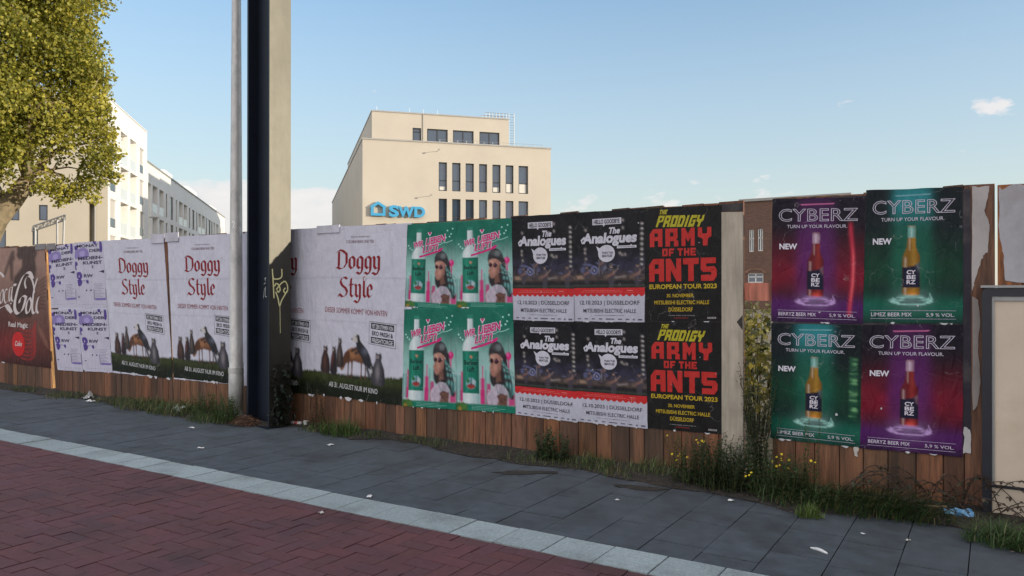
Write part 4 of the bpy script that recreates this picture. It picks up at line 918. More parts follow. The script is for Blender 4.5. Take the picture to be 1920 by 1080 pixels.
# -- large brown drink advert at the far left
def cola():
    L = -44
    s = Sheet([(L,468.5),(83.5,461.6),(97.0,690.7),(L,673)], 'large brown and red drink advert with white script lettering, at the far left end', None, .003, cat='advert')
    TAN = S(146,116,104,1.35); MID = S(96,60,52,1.3); DKR = S(46,14,16)
    q = s.q
    def bg(u, v):
        c = lerp(TAN, MID, (v-.15)/.45) if v < .6 else lerp(MID, DKR, (v-.6)/.4)
        c = lerp(c, S(116,24,26), .75*gauss(v, .80, .13)*gauss(u, .35, .5)); return lerp(c, S(96,70,62), .5*gauss(u, .9, .12)*gauss(v, .45, .3))
    Z = lambda x, y: inv((x/4.318, 450+y/4.32))
    def inv(p):   # photo pixel of the advert -> its u, v (bilinear, few Newton steps)
        x, z = FP(*p); u, v = .5, .5
        for _ in range(12):
            a, b_ = s.P(u, v); e = 1e-4; a1, b1 = s.P(u+e, v); a2, b2 = s.P(u, v+e)
            J = ((a1-a)/e, (a2-a)/e, (b1-b_)/e, (b2-b_)/e); det = J[0]*J[3]-J[1]*J[2]
            dx, dz = x-a, z-b_; u += (J[3]*dx-J[1]*dz)/det; v += (-J[2]*dx+J[0]*dz)/det
        return (u, v)
    def art():
        r = Ras(70, 96, 1.5); SH = S(52,34,31)
        r.img = np.array([[bg(i/70, j/96) for i in range(71)] for j in range(97)])
        r.poly([Z(*p) for p in ((135,45),(215,30),(290,30),(300,110),(285,160),(296,235),(285,330),(290,420),(260,620),(150,640),(90,560),(115,300),(150,260),(178,215),(180,160),(150,155),(133,122),(142,90))], SH, .03, .92)
        r.poly([Z(*p) for p in ((70,150),(95,90),(118,85),(122,150),(108,180),(108,330),(85,330),(78,200),(40,300),(28,290))], S(66,44,40), .03, .9)
        r.poly([Z(*p) for p in ((-100,500),(60,520),(120,700),(-100,900))], S(70,30,28), .1, .7)
        for k in range(9):
            y0 = 330+27*k; r.line([Z(296, y0+24), Z(335, y0), Z(370, y0-34+k*6)], .016, S(70,38,33), .9)
        for k in range(8):
            y0 = 720+33*k; r.line(smooth_path([Z(170, y0), Z(230, y0+20), Z(272, y0-5), Z(290, y0-60)]), .014, S(160,36,38), .8)
            r.line([Z(-60, y0+60), Z(30, y0+10), Z(112, y0-44)], .012, S(104,20,22), .8)
        r.poly([Z(*p) for p in ((305,680),(345,735),(388,830),(398,885),(368,850),(322,760))], S(124,82,68), .03, .9); r.put(r.noise(20, 30, 4), SH, .18)
        return r
    s.raster('cola', art)
    WH = S(190,180,178)
    def pen(pts, wx, wy, part='lettering', L_=3):
        P = smooth_path([Z(*p) for p in pts], 5); s.quads(part, nib(P, wx, -wy), WH, L_)
    pen([(268,318),(250,272),(222,264),(186,300),(150,390),(126,490),(124,560),(148,596),(182,570),(206,500),(214,462)], .019, .010)
    pen([(214,462),(190,452),(166,480),(160,510)], .015, .008)
    pen([(214,392),(204,350),(214,310),(238,292),(262,322),(276,370),(282,430)], .010, .005)
    pen([(244,466),(224,500),(214,560),(226,596),(248,560),(258,500),(244,466)], .013, .007)
    pen([(306,310),(280,400),(266,520),(268,580),(284,594),(296,570)], .013, .007); pen([(318,460),(304,500),(298,560),(312,594)], .012, .006)
    pen([(24,398),(6,440),(2,490),(14,514),(28,470),(30,420),(24,398)], .008, .005); pen([(62,404),(50,398),(40,440),(40,490),(52,512),(66,490)], .008, .005)
    pen([(98,384),(84,392),(76,450),(80,496),(92,470),(100,400)], .008, .005); pen([(106,376),(98,440),(100,490),(112,494)], .008, .005)
    pen([(112,364),(124,362),(134,366)], .010, .010)
    pen([(-40,270),(-80,330),(-100,440),(-96,540),(-60,570),(-20,560),(20,545),(52,528),(72,540),(98,588)], .017, .009); pen([(0,262),(20,280),(34,300)], .012, .007); pen([(52,532),(70,560),(98,588)], .013, .010)
    a = Z(72,660); b_ = Z(228,706)
    s.text('lettering', 'Real Magic', a[0], a[1], b_[0], b_[1]+.02, WH, 3, bold=.025)
    c0 = Z(152,842); s.ell('red_disc', c0[0], c0[1], .085, .105, S(176,26,28), 2)
    a = Z(122,815); b_ = Z(180,862); s.text('lettering', 'Coke', a[0], a[1], b_[0], b_[1], WH, 4, bold=.02, shear=.012)
    s.done()
cola()

# ------------------------------------------------------------------ lamp pole and steel post
px_, py_ = -7.03, -.165
t = thing('lamp_pole', (px_, py_, 0), 'slim grey galvanised lamp pole standing before the hoarding, left of the dark steel post', 'lamp pole')
mb = MB(); mb.tube([(px_,py_,0),(px_,py_,.55),(px_,py_,.56),(px_,py_,2.2),(px_,py_,4.7),(px_,py_,7.4)], [.078,.077,.071,.064,.047,.034], 28)
mb.build('shaft', M['galv'], t, smooth=True)
mb = MB(); mb.tube([(px_,py_,.50),(px_,py_,.56)], [.080,.080], 28); mb.tube([(px_,py_,.02),(px_,py_,.03)], [.16,.16], 20); mb.build('collar', M['galv'], t)
mb = MB()
arm = [(px_,py_,7.35),(px_-.1,py_-.3,7.55),(px_-.2,py_-.8,7.62)]; mb.tube(arm, .03, 10); mb.hexa([(px_-.35,py_-1.5,7.58),(px_-.12,py_-1.5,7.58),(px_-.08,py_-.8,7.58),(px_-.32,py_-.8,7.58),(px_-.32,py_-1.45,7.68),(px_-.14,py_-1.45,7.68),(px_-.1,py_-.82,7.7),(px_-.3,py_-.82,7.7)]); mb.build('lamp_head', M['galv'], t)
# stencilled number on the pole, bent round it
vs, fs = glyphs('2', .02); mb = MB(); ids = []
ang0 = math.atan2(-D-py_, 0-px_)-R(25)
for a, b_, _ in vs:
    an = ang0+(a-.5)*.5; rr_ = .0655
    ids.append(mb.vert((px_+rr_*math.cos(an), py_+rr_*math.sin(an), 2.16-.085*b_), S(214,214,214)))
for f in fs: mb.idx([ids[k] for k in f])
mb.build('painted_number', M['paint'], t)

PX0, PX1, PY0, PY1, PT = -6.600, -6.256, -.371, -.088, 8.0
t = thing('steel_post', ((PX0+PX1)/2, (PY0+PY1)/2, 0), 'tall dark steel beam post with a pale painted tag, beside the grey lamp pole', 'post')
A12 = R(12); QO = (PX1, PY0); QE = (-math.cos(A12), math.sin(A12)); QB = (math.sin(A12), math.cos(A12)); QN = (-QB[0], -QB[1]); QW, QD = .473, .2415; fl = .03
def flange(a0, a1, outer):
    mb = MB(); mb.obox(QO, QE, QN, a0, a1, -QD, 0, -.02, PT)
    if outer:                                       # the broad outer face carries the lighter, shinier coat
        mb.mi = 1; p = lambda b_, z: (QO[0]+QB[0]*b_+.0006*math.cos(A12), QO[1]+QB[1]*b_-.0006*math.sin(A12), z)
        mb.face([p(0, -.02), p(QD, -.02), p(QD, PT), p(0, PT)])
    mb.build('flange', [M['postdark'], M['post']], t)
flange(0, fl, True); flange(QW-fl, QW, False)
mb = MB(); mb.obox(QO, QE, QN, fl, QW-fl, -QD/2-.012, -QD/2+.012, -.02, PT); mb.build('web', M['postdark'], t)
mb = MB(); mb.obox(QO, QE, QN, -.05, QW+.05, -QD-.02, .05, -.02, .006); mb.build('base_plate', M['postdark'], t)
def FX(px, py, back=True):                # point on the post's right face (or its front) seen at a photo pixel -> (distance from the near corner, Z)
    u = (px-960)/F; dx, dy = (-ST+u*CT), (CT+u*ST); e = QB if back else QE; x0, y0 = QO[0], QO[1]+D
    k = (x0*dy-y0*dx)/(e[1]*dx-e[0]*dy); d = (y0+e[1]*k)/dy; return k, H+(545-py)/F*d
GT = S(190,186,136)
Z8 = [ [(222,305),(226,345),(238,352),(258,348),(266,335),(265,305)], [(224,330),(230,440)], [(232,385),(240,372),(252,380),(258,400),(250,412),(244,402)],
       [(262,372),(280,362),(291,380),(292,405),(282,416),(274,404),(282,392)], [(238,410),(248,440),(256,474),(266,448),(292,404)], [(257,474),(259,600)], [(240,400),(262,372)] ]
mb = MB()
for k, st_ in enumerate(Z8):
    P = smooth_path(st_, 5) if len(st_) > 2 else st_
    P = [FX(420+p[0]/2.455, 380+p[1]/2.455) for p in P]; o_ = .0016+.00003*k
    for q in strip(P, .006 if k == 5 else .013): mb.face([(QO[0]+QB[0]*a+o_*math.cos(A12), QO[1]+QB[1]*a-o_*math.sin(A12), b_) for a, b_ in q], GT)
mb.build('spray_tag', M['paint'], t)
mb = MB()
for st_ in ([(182,440),(186,400),(192,390),(190,430),(197,435)], [(184,375),(192,368)], [(186,352),(193,345),(190,360)]):
    P = [FX(420+p[0]/2.455, 380+p[1]/2.455, False) for p in st_]
    for q in strip(P, .008): mb.face([(QO[0]+QE[0]*a+QN[0]*.0012, QO[1]+QE[1]*a+QN[1]*.0012, b_) for a, b_ in q], S(140,140,136))
mb.build('scribble', M['paint'], t)

# ------------------------------------------------------------------ notice case at the right edge
NX0, NX1, NY0, NY1, NT_, NB = -.068, 1.25, -.115, -.008, 1.417, .20
t = thing('notice_case', ((NX0+NX1)/2, NY1, 0), 'dark framed notice case with a blank cream face, cut off by the right edge', 'notice case')
def roundbar(mb, x0, x1, z0, z1, y0, y1, rad, w_, n=6):
    """frame ring with rounded outer corners"""
    def ringpts(a0, a1, b0, b1, r):
        o = []
        for (cx, cz, st) in ((a1-r, b1-r, 0), (a0+r, b1-r, 90), (a0+r, b0+r, 180), (a1-r, b0+r, 270)):
            for k in range(n+1): o.append((cx+r*math.cos(R(st+90*k/n)), cz+r*math.sin(R(st+90*k/n))))
        return o
    A = ringpts(x0, x1, z0, z1, rad); B = ringpts(x0+w_, x1-w_, z0+w_, z1-w_, max(.004, rad-w_)); N = len(A)
    ia = [mb.vert((p[0], y0, p[1])) for p in A]; ib = [mb.vert((p[0], y0, p[1])) for p in B]
    ja = [mb.vert((p[0], y1, p[1])) for p in A]; jb = [mb.vert((p[0], y0+.02, p[1])) for p in B]
    for k in range(N):
        q = (k+1) % N; mb.idx([ia[k], ia[q], ib[q], ib[k]]); mb.idx([ia[k], ja[k], ja[q], ia[q]]); mb.idx([ib[k], ib[q], jb[q], jb[k]])
    mb.idx(ja[::-1])
mb = MB(); roundbar(mb, NX0, NX1, -.12, NT_, NY0, NY1, .035, .052); mb.build('frame', M['navy'], t)
mb = MB(); mb.box(NX0+.050, NY0+.018, .205, NX1-.050, NY0+.03, NT_-.050); mb.build('face_panel', M['cream'], t)
mb = MB(); mb.box(NX0+.054, NY0+.008, .206, NX0+.066, NY0+.019, NT_-.054); mb.box(NX0+.067, NY0+.008, NT_-.079, NX1-.054, NY0+.019, NT_-.054); mb.build('trim', M['rail'], t)
mb = MB(); mb.box(NX0+.051, NY0+.006, .188, NX1-.051, NY0+.03, .203); mb.build('sill', M['navy'], t)
mb = MB(); mb.box(NX0+.051, NY0+.012, -.02, NX1-.051, NY0+.04, .187); mb.build('plinth', M['cream'], t)
mb = MB(); mb.box(NX0-.006, NY0-.01, NT_+.001, NX1+.006, NY1+.002, NT_+.016); mb.build('top_cap', M['rail'], t)

# ------------------------------------------------------------------ plants at the foot of the hoarding
def blade(mb, r, x, y, z, h, lean, az, w_, c, seg=3):
    pts = []
    for k in range(seg+1):
        t = k/seg; o = lean*h*t*t; pts.append((x+math.cos(az)*o, y+math.sin(az)*o, z+h*t*(1-.35*lean*t)))
    sx, sy = -math.sin(az)*w_, math.cos(az)*w_; prev = None
    for k, p in enumerate(pts):
        f = (1-k/seg)**.7
        if k == seg: cur = (mb.vert(p, c),)
        else: cur = (mb.vert((p[0]-sx*f, p[1]-sy*f, p[2]), c), mb.vert((p[0]+sx*f, p[1]+sy*f, p[2]), c))
        if prev:
            if len(cur) == 2: mb.idx([prev[0], prev[1], cur[1], cur[0]])
            else: mb.idx([prev[0], prev[1], cur[0]])
        prev = cur
def leaf(mb, p, d, L, w_, c, fold=.25, up=None):
    p = Vector(p); d = Vector(d).normalized(); s_ = d.cross(up or Vector((0, 0, 1)))
    if s_.length < .1: s_ = Vector((1, 0, 0))
    s_.normalize(); n = s_.cross(d)
    a = mb.vert(p, c); b_ = mb.vert(p+d*L*.45+s_*w_+n*w_*fold, c); e = mb.vert(p+d*L, c); f = mb.vert(p+d*L*.45-s_*w_+n*w_*fold, c); m = mb.vert(p+d*L*.5, c)
    mb.idx([a, b_, m]); mb.idx([b_, e, m]); mb.idx([e, f, m]); mb.idx([f, a, m])
GA, GB, GC, GDRY = (.045,.085,.018), (.075,.115,.03), (.03,.06,.02), (.20,.155,.075)
def tuft(x, y, rad, n, h, label, name='grass_tuft', cat='grass tuft', seed=0, leanx=None, cols=(GA, GB), dry=.12, wid=.0035, lr=(.15, .95), group='grass tufts along the hoarding foot'):
    r = random.Random(seed*7+3); mb = MB()
    for _ in range(n):
        a = r.uniform(0, 6.283); q = rad*math.sqrt(r.random()); bx, by = x+q*math.cos(a), min(-.01, y+q*.7*math.sin(a))
        az = r.uniform(0, 6.283) if leanx is None else leanx+r.gauss(0, .7)
        c = lerp(cols[0], cols[1], r.random())
        if r.random() < dry: c = lerp(GDRY, c, r.random()*.5)
        blade(mb, r, bx, by, 0.005, h*r.uniform(.45, 1.1)*(1-.45*(q/rad)**2), r.uniform(*lr), az, wid*r.uniform(.6, 1.3), jit(c, .25, r), 4)
    o = mb.build(name, M['weed'], origin=(x, y, 0)); tag(o, label, cat, group); return o
def stem_plant(x, y, rad, n, h, label, name='weed', cat='weed', seed=0, leafL=.05, leafW=.009, step=.03, cols=(GA, GC), flowers=None, lean=.25, group='leafy weeds along the hoarding foot', per=2):
    r = random.Random(seed*13+1); t = thing(name, (x, y, 0), label, cat, group); st = MB(); lf = MB(); fw = MB()
    for _ in range(n):
        a = r.uniform(0, 6.283); q = rad*math.sqrt(r.random())*.6; bx, by = x+q*math.cos(a), min(-.015, y+q*.6*math.sin(a))
        hh = h*r.uniform(.5, 1.05); la = r.uniform(0, 6.283); le = lean*r.uniform(.2, 1.3); P = []
        N = max(3, int(hh/step))
        for k in range(N+1):
            tt = k/N; P.append((bx+math.cos(la)*le*hh*tt**1.6+.006*r.uniform(-1, 1), min(-.008, by+math.sin(la)*le*hh*tt**1.6), hh*tt*(1-.15*le*tt)))
        st.tube(P, [.0028*(1-.6*k/N) for k in range(N+1)], 4, lerp(cols[0], GDRY, .3), False)
        for k in range(1, N+1):
            for _2 in range(per):
                az = r.uniform(0, 6.283); tt = k/N; L = leafL*r.uniform(.6, 1.2)*(1.1-.6*tt)
                leaf(lf, P[k], (math.cos(az), math.sin(az), r.uniform(-.1, .8)), L, leafW*r.uniform(.7, 1.3)*(1.1-.5*tt), jit(lerp(cols[0], cols[1], r.random()), .3, r))
        if flowers and r.random() < flowers[1]:
            for _3 in range(r.randint(1, 4)):
                p = Vector(P[-1])+Vector((r.uniform(-.03, .03), r.uniform(-.03, .01), r.uniform(-.02, .03))); R2 = .0085*r.uniform(.8, 1.25)
                nrm = Vector((r.uniform(-.5, .5), -.6, r.uniform(.3, 1))).normalized(); u_ = nrm.orthogonal().normalized(); v_ = nrm.cross(u_)
                ce = fw.vert(p+nrm*.003, flowers[0]); rim = []
                for k in range(14):
                    an = 2*math.pi*k/14; rr_ = R2*(1 if k % 2 else .72); rim.append(fw.vert(p+(u_*math.cos(an)+v_*math.sin(an))*rr_, flowers[0]))
                for k in range(14): fw.idx([ce, rim[k], rim[(k+1) % 14]])
    st.build('stems', M['weed'], t); lf.build('leaves', M['weed'], t)
    if fw.f: fw.build('flowers', M['weed'], t)
    return t
def GPX(px, py): return G(px, py)
# far left scrub
tuft(-10.3, -.17, .42, 260, .10, 'low dry grass below the purple festival bills', seed=1, dry=.5)
tuft(-9.35, -.12, .36, 240, .14, 'low scrubby grass beside the crumpled white paper', seed=2, dry=.4, lr=(.5, 1.5))
tuft(-8.65, -.20, .42, 480, .22, 'scrubby grass below the first white film poster', seed=3, dry=.3, lr=(.5, 1.5))
tuft(-7.95, -.24, .42, 480, .25, 'scrubby grass below the lit joint of the left film posters', seed=4, dry=.3, lr=(.5, 1.5))
stem_plant(-7.42, -.25, .32, 50, .30, 'dense green weed at the left side of the grey lamp pole', seed=5, cols=(GA, GB), leafL=.055)
stem_plant(-6.93, -.36, .30, 60, .29, 'bushy green weed between the grey lamp pole and the steel post', seed=6, cols=(GA, (.05,.12,.02)), leafL=.05)
tuft(-7.15, -.40, .32, 260, .16, 'bright grass in front of the lamp pole foot', seed=7)
# creeper up the steel post
t = thing('climbing_plant', (-6.23, -.2, 0), 'dark creeper climbing the right face of the steel post', 'climber'); r = random.Random(4); lf = MB(); st = MB()
for k in range(7):
    y0 = r.uniform(-.33, -.12); P = [(PX1+.012+.21*(y0-PY0), y0+.05*math.sin(q*1.3+k), .02+.115*q) for q in range(r.randint(4, 7))]; st.tube(P, .004, 4, (.05,.04,.03), False)
    for p in P:
        for _ in range(8): leaf(lf, (p[0]+r.uniform(-.005, .022), p[1]+r.uniform(-.045, .03), p[2]+r.uniform(-.06, .08)), (r.uniform(.1, .8), r.uniform(-1, 1), r.uniform(-1, .4)), r.uniform(.03, .06), r.uniform(.012, .02), jit((.012,.024,.016), .4, r))
st.build('stems', M['weed'], t); lf.build('leaves', M['weed'], t)
stem_plant(-5.90, -.09, .22, 14, .42, 'dry brown weed standing just right of the steel post', seed=8, cols=((.07,.055,.03), (.05,.05,.03)), leafL=.035)
# middle
tuft(-5.42, -.22, .24, 300, .24, 'arching green grass tuft right of the steel post', seed=9, cols=(GA, (.07,.13,.02)), dry=.05)
tuft(-5.05, -.16, .16, 90, .10, 'small low grass tuft next to the arching one', seed=10)
tuft(-5.75, -.2, .22, 110, .10, 'sparse grass at the right foot of the steel post', seed=11)
stem_plant(-3.08, -.17, .24, 46, .27, 'dark ferny weed below the scalloped concert bills', seed=12, cols=(GC, (.035,.075,.03)), leafL=.06, leafW=.012)
tuft(-2.72, -.17, .22, 200, .15, 'grass beside the dark ferny weed', seed=13, dry=.2)
tuft(-2.22, -.13, .22, 210, .17, 'pale green grass below the lower red lettered bill', seed=14, cols=(GB, (.11,.14,.05)), dry=.3)
tuft(-2.45, -.32, .16, 40, .12, 'thin dry grass at the slab edge below the red lettered bill', seed=15, dry=.8)
YEL = (.75, .55, .02)
stem_plant(-1.88, -.30, .22, 30, .34, 'ragwort with yellow flowers below the pale bleached board', name='flowering_weed', cat='flowering weed', seed=16, flowers=(YEL, .22), cols=(GC, GA), leafL=.045, group=None)
stem_plant(-1.62, -.30, .36, 130, .37, 'dense dark weed in front of the pale bleached board', seed=17, cols=(GC, (.03,.055,.025)), leafL=.05)
stem_plant(-1.44, -.08, .14, 34, .90, 'tall ragged weed growing in the open gap of the hoarding', seed=18, cols=(GC, (.05,.06,.03)), leafL=.045, lean=.15)
stem_plant(-1.24, -.34, .34, 110, .29, 'dense weed right of the open gap with a few yellow flowers', name='flowering_weed', cat='flowering weed', seed=19, flowers=(YEL, .05), cols=(GC, GA), leafL=.05, group=None)
stem_plant(-1.05, -.22, .10, 5, .58, 'thin tall weed in front of the lower left neon poster', seed=20, cols=(GA, GB), leafL=.035, lean=.05)
tuft(-1.10, -.36, .30, 420, .28, 'thick grass under the lower left neon poster', seed=21, cols=(GC, GA), dry=.15, lr=(.5, 1.5))
tuft(-.72, -.34, .36, 620, .30, 'thick flattened grass under the lower right neon poster', seed=22, cols=(GC, GA), leanx=-.6, dry=.1, lr=(.5, 1.5))
tuft(-.45, -.36, .26, 320, .22, 'long grass leaning over the soil near the notice case', seed=23, cols=(GC, GA), leanx=-.4, dry=.2, lr=(.5, 1.5))
tuft(-.975, -.70, .09, 130, .12, 'bright small grass tuft on the edge of the slabs', seed=24, cols=((.08,.13,.025), (.11,.16,.03)), dry=.0)
tuft(.03, -.66, .20, 420, .19, 'dense green grass tuft at the right edge beside the blue wrapper', seed=25, cols=(GA, (.05,.10,.03)), dry=.05, lr=(.5, 1.5))
tuft(.30, -.62, .25, 260, .16, 'grass running out of the photo at the lower right corner', seed=26, cols=(GA, GB))
stem_plant(.17, -.22, .09, 6, .58, 'wispy dry weed in front of the cream notice case', seed=27, cols=((.12,.09,.05), (.07,.08,.04)), leafL=.03, lean=.35, step=.025)
# bramble: arching dry canes with withered leaves
t = thing('bramble', (-.35, -.12, 0), 'withered dark bramble arching between the neon posters and the notice case', 'bramble'); r = random.Random(8); st = MB(); lf = MB()
for k in range(34):
    x0 = r.uniform(-.85, .05); x1 = x0+r.choice((-1, 1))*r.uniform(.2, .55); hh = r.uniform(.08, .30); y0 = r.uniform(-.30, -.05); P = []
    for q in range(10):
        tt = q/9; P.append((x0+(x1-x0)*tt, min(-.02, y0+r.uniform(-.01, .01)-.1*tt), .01+hh*4*tt*(1-tt)*(1-.3*tt)))
    st.tube(P, .0028, 4, jit((.055,.036,.026), .3, r), False)
    for p in P[2:]:
        for _ in range(2): leaf(lf, p, (r.uniform(-1, 1), r.uniform(-1, .5), r.uniform(-.8, .5)), r.uniform(.018, .04), r.uniform(.006, .013), jit(r.choice(((.05,.03,.02), (.035,.045,.02), (.08,.05,.03))), .3, r))
st.build('canes', M['weed'], t); lf.build('leaves', M['weed'], t)
# thin ground cover nobody could count
mb = MB(); r = random.Random(31)
for _ in range(5200):
    x = r.uniform(-12.5, .9); e = edge_y(x); y = -.02+(e+.02)*r.random()**.8
    if mnoise.noise((x*1.7, 5, 0))+.35*mnoise.noise((x*6, y*6, 0)) < -.02: continue
    if -6.65 < x < -6.2: continue
    c = lerp(GA, GB, r.random()); c = lerp(c, GDRY, r.random()*.7 if r.random() < .45 else 0)
    blade(mb, r, x, y, .01, r.uniform(.02, .085), r.uniform(.2, 1), r.uniform(0, 6.28), .0026, jit(c, .3, r), 2)
tag(mb.build('verge_grass', M['weed']), 'sparse short grass growing on the soil strip', 'grass', kind='stuff')
mb = MB()
for _ in range(2600):
    x = r.uniform(-12.5, .9); y = edge_y(x)*r.random()**.7*1.1-.01; z = .012; s_ = r.uniform(.004, .014); a = r.uniform(0, 6.28); c = jit(r.choice(((.06,.045,.03), (.10,.07,.04), (.03,.025,.02), (.13,.10,.07))), .3, r)
    p = [(x+s_*math.cos(a+q)*(1 if q in (0, 3.14) else .5), y+s_*math.sin(a+q)*(1 if q in (0, 3.14) else .5), z+r.uniform(-.003, .006)) for q in (0, 1.57, 3.14, 4.71)]
    mb.face(p, c)
tag(mb.build('leaf_litter', M['weed']), 'brown leaf crumbs scattered over the soil strip', 'leaf litter', kind='stuff')

# ------------------------------------------------------------------ litter
def crumple(x, y, sx, sy, sz, c, label, name, cat, seed, z=.0, group=None, n=9, c2=None, rz=0.):
    r = random.Random(seed); mb = MB(); ids = []
    for j in range(n):
        row = []
        for i in range(n):
            u, v = i/(n-1)-.5, j/(n-1)-.5
            q = mnoise.noise((u*3.1+seed, v*3.1, .5)); q2 = mnoise.noise((u*7+seed, v*7, 2.5)); edge_ = 1+.35*mnoise.noise((u*2+seed*3, v*2, 9))
            X, Y = u*sx*edge_, v*sy*edge_
            row.append(mb.vert((x+X*math.cos(rz)-Y*math.sin(rz), y+X*math.sin(rz)+Y*math.cos(rz), z+.006+sz*max(0, .35+.8*q+.45*q2)*(1-1.2*(u*u+v*v))), lerp(c, c2 or c, .5+1.2*q2)))
        ids.append(row)
    for j in range(n-1):
        for i in range(n-1): mb.idx([ids[j][i], ids[j][i+1], ids[j+1][i+1], ids[j+1][i]])
    o = mb.build(name, M['litter'], origin=(x, y, z)); tag(o, label, cat, group); return o
WP = (.62,.62,.62)
x, y = G(1797, 968); crumple(x, y-.01, .16, .09, .05, (.03,.20,.50), 'crumpled light blue wrapper on the soil before the notice case', 'wrapper', 'wrapper', 1, z=.01, c2=(.25,.50,.72))
x, y = G(180, 746); crumple(x, y-.10, .15, .12, .09, WP, 'larger crumpled white paper lying in the grass below the first film poster', 'crumpled_paper', 'paper', 2, c2=(.3,.3,.3))
x, y = G(187, 751); crumple(x, y-.12, .14, .06, .03, WP, 'flat white scrap in front of the larger crumpled paper at the left', 'paper_scrap', 'paper', 3)
x, y = G(350, 772); crumple(x, y-.1, .16, .12, .16, (.42,.45,.40), 'pale torn rag caught in the weeds left of the lamp pole', 'rag', 'rag', 4, c2=(.2,.24,.2), n=8)
x, y = G(276, 753); crumple(x, y-.06, .09, .05, .03, (.40,.38,.34), 'small beige scrap in the grass below the lit joint', 'paper_scrap', 'paper', 5)
for k, (px, py, sx, sy, c, lab) in enumerate([
    (360, 803, .10, .035, WP, 'curled white paper strip on the slabs left of the lamp pole'),
    (377, 841, .07, .035, WP, 'white tissue on the grey slabs in line with the lamp pole'),
    (619, 835, .08, .06, WP, 'white tissue on the slabs right of the steel post'),
    (693, 932, .055, .04, WP, 'white crumb of paper at the edge of the light tile strip'),
    (603, 963, .05, .035, (.5,.48,.46), 'pale scrap lying on the red paving'),
    (1370, 940, .05, .03, WP, 'white curled feather-like scrap on the slabs before the dense weeds'),
    (1157, 939, .035, .022, WP, 'white fleck on the slabs before the pale green grass tuft'),
    (1250, 881, .09, .03, WP, 'white scrap in the soil below the red lettered bill'),
    (1617, 1003, .03, .02, WP, 'white fleck on the slabs below the magenta poster'),
    (465, 791, .07, .05, WP, 'white scrap at the left foot of the steel post'),
    (1702, 1015, .028, .018, (.5,.48,.42), 'beige fleck on the slab joint at the lower right')]):
    x, y = G(px, py); crumple(x, y, sx*.8, sy*.75, .014, c, lab, 'paper_scrap', 'paper', 20+k, rz=k*.7, group='paper scraps on the slabs', n=5)
x, y = G(1535, 1033); mb = MB(); r = random.Random(2); P = []
for q in range(9):
    t_ = q/8-.5; P.append((x+t_*.095, y-t_*.05, .006+.003*math.cos(t_*5)))
mb.tube(P, [.003+.006*math.cos((q/8-.5)*2.8) for q in range(9)], 6, (.66,.66,.66)); tag(mb.build('cigarette_butt', M['litter'], origin=(x, y, 0)), 'thin white rolled paper on the slabs at the lower right', 'rolled paper')
x, y = G(555, 797); mb = MB(); mb.tube([(x-.06,y,.02),(x-.058,y,.02),(x+.058,y+.02,.02),(x+.06,y+.02,.02)], [.015,.019,.019,.015], 10, (.55,.52,.5)); mb.tube([(x-.02,y+.007,.02),(x+.02,y+.013,.02)], .0195, 10, (.4,.08,.08))
tag(mb.build('drink_can', M['litter'], origin=(x, y, 0)), 'small pale can lying right of the steel post foot', 'can')
mb = MB(); mb.tube([(x+.115,y+.03,.0),(x+.115,y+.03,.05)], [.02,.026], 10, (.6,.6,.58)); mb.tube([(x+.115,y+.03,.048),(x+.115,y+.03,.053)], [.028,.028], 10, (.6,.6,.58))
tag(mb.build('paper_cup', M['litter'], origin=(x+.115, y+.03, 0)), 'white paper cup standing right of the lying can by the steel post', 'cup')
mb = MB(); x, y = G(1720, 955); mb.tube([(x-.12,y-.02,.02),(x+.16,y+.03,.035)], .006, 6, (.30,.20,.11)); tag(mb.build('stick', M['litter'], origin=(x, y, 0)), 'brown stick lying on the soil behind the blue wrapper', 'stick')
# heap of dry twigs at the post
mb = MB(); r = random.Random(12); cx_, cy_ = -6.66, -.34
for _ in range(420):
    a = r.uniform(0, 6.28); q = .17*math.sqrt(r.random()); p = Vector((cx_+q*1.15*math.cos(a), cy_+q*.6*math.sin(a), .012+.085*(1-(q/.17)**2)*r.random()**.6)); d = Vector((r.gauss(0, 1), r.gauss(0, 1), r.gauss(0, .3))).normalized()*r.uniform(.02, .05)
    mb.tube([p-d, p+d*.3, p+d+Vector((0, 0, -.008))], .0025, 3, jit(r.choice(((.12,.06,.035), (.09,.05,.035), (.16,.09,.05))), .3, r), False)
tag(mb.build('twig_heap', M['litter'], origin=(cx_, cy_, 0)), 'heap of reddish dry twigs at the foot of the steel post', 'twig heap')

# ------------------------------------------------------------------ buildings behind the hoarding
class Wall:
    """A wall plane: foot P0 and direction e in the camera frame, kept as world vectors. s runs along it, z up."""
    def __init__(s, r0, f0, er, ef):
        s.r0, s.f0, s.er, s.ef = r0, f0, er, ef
        s.o = W(r0, f0); s.e = (-ST*ef+CT*er, CT*ef+ST*er); s.n = (s.e[1], -s.e[0])      # n: towards the viewer
    def sz(s, px, py):
        u = (px-960)/F; a = (s.r0-u*s.f0)/(u*s.ef-s.er); t_ = s.f0+a*s.ef; return a, H+(545-py)/F*t_
    def p(s, a, z, out=0.): return (s.o[0]+s.e[0]*a+s.n[0]*out, s.o[1]+s.e[1]*a+s.n[1]*out, z)
    def shifted(s, out): return Wall2(s, out)
class Wall2(Wall):
    def __init__(s, w_, out):
        s.o = (w_.o[0]+w_.n[0]*out, w_.o[1]+w_.n[1]*out); s.e, s.n = w_.e, w_.n
        dx, dy = s.o[0], s.o[1]+D; s.r0 = CT*dx+ST*dy; s.f0 = -ST*dx+CT*dy; s.er, s.ef = w_.er, w_.ef
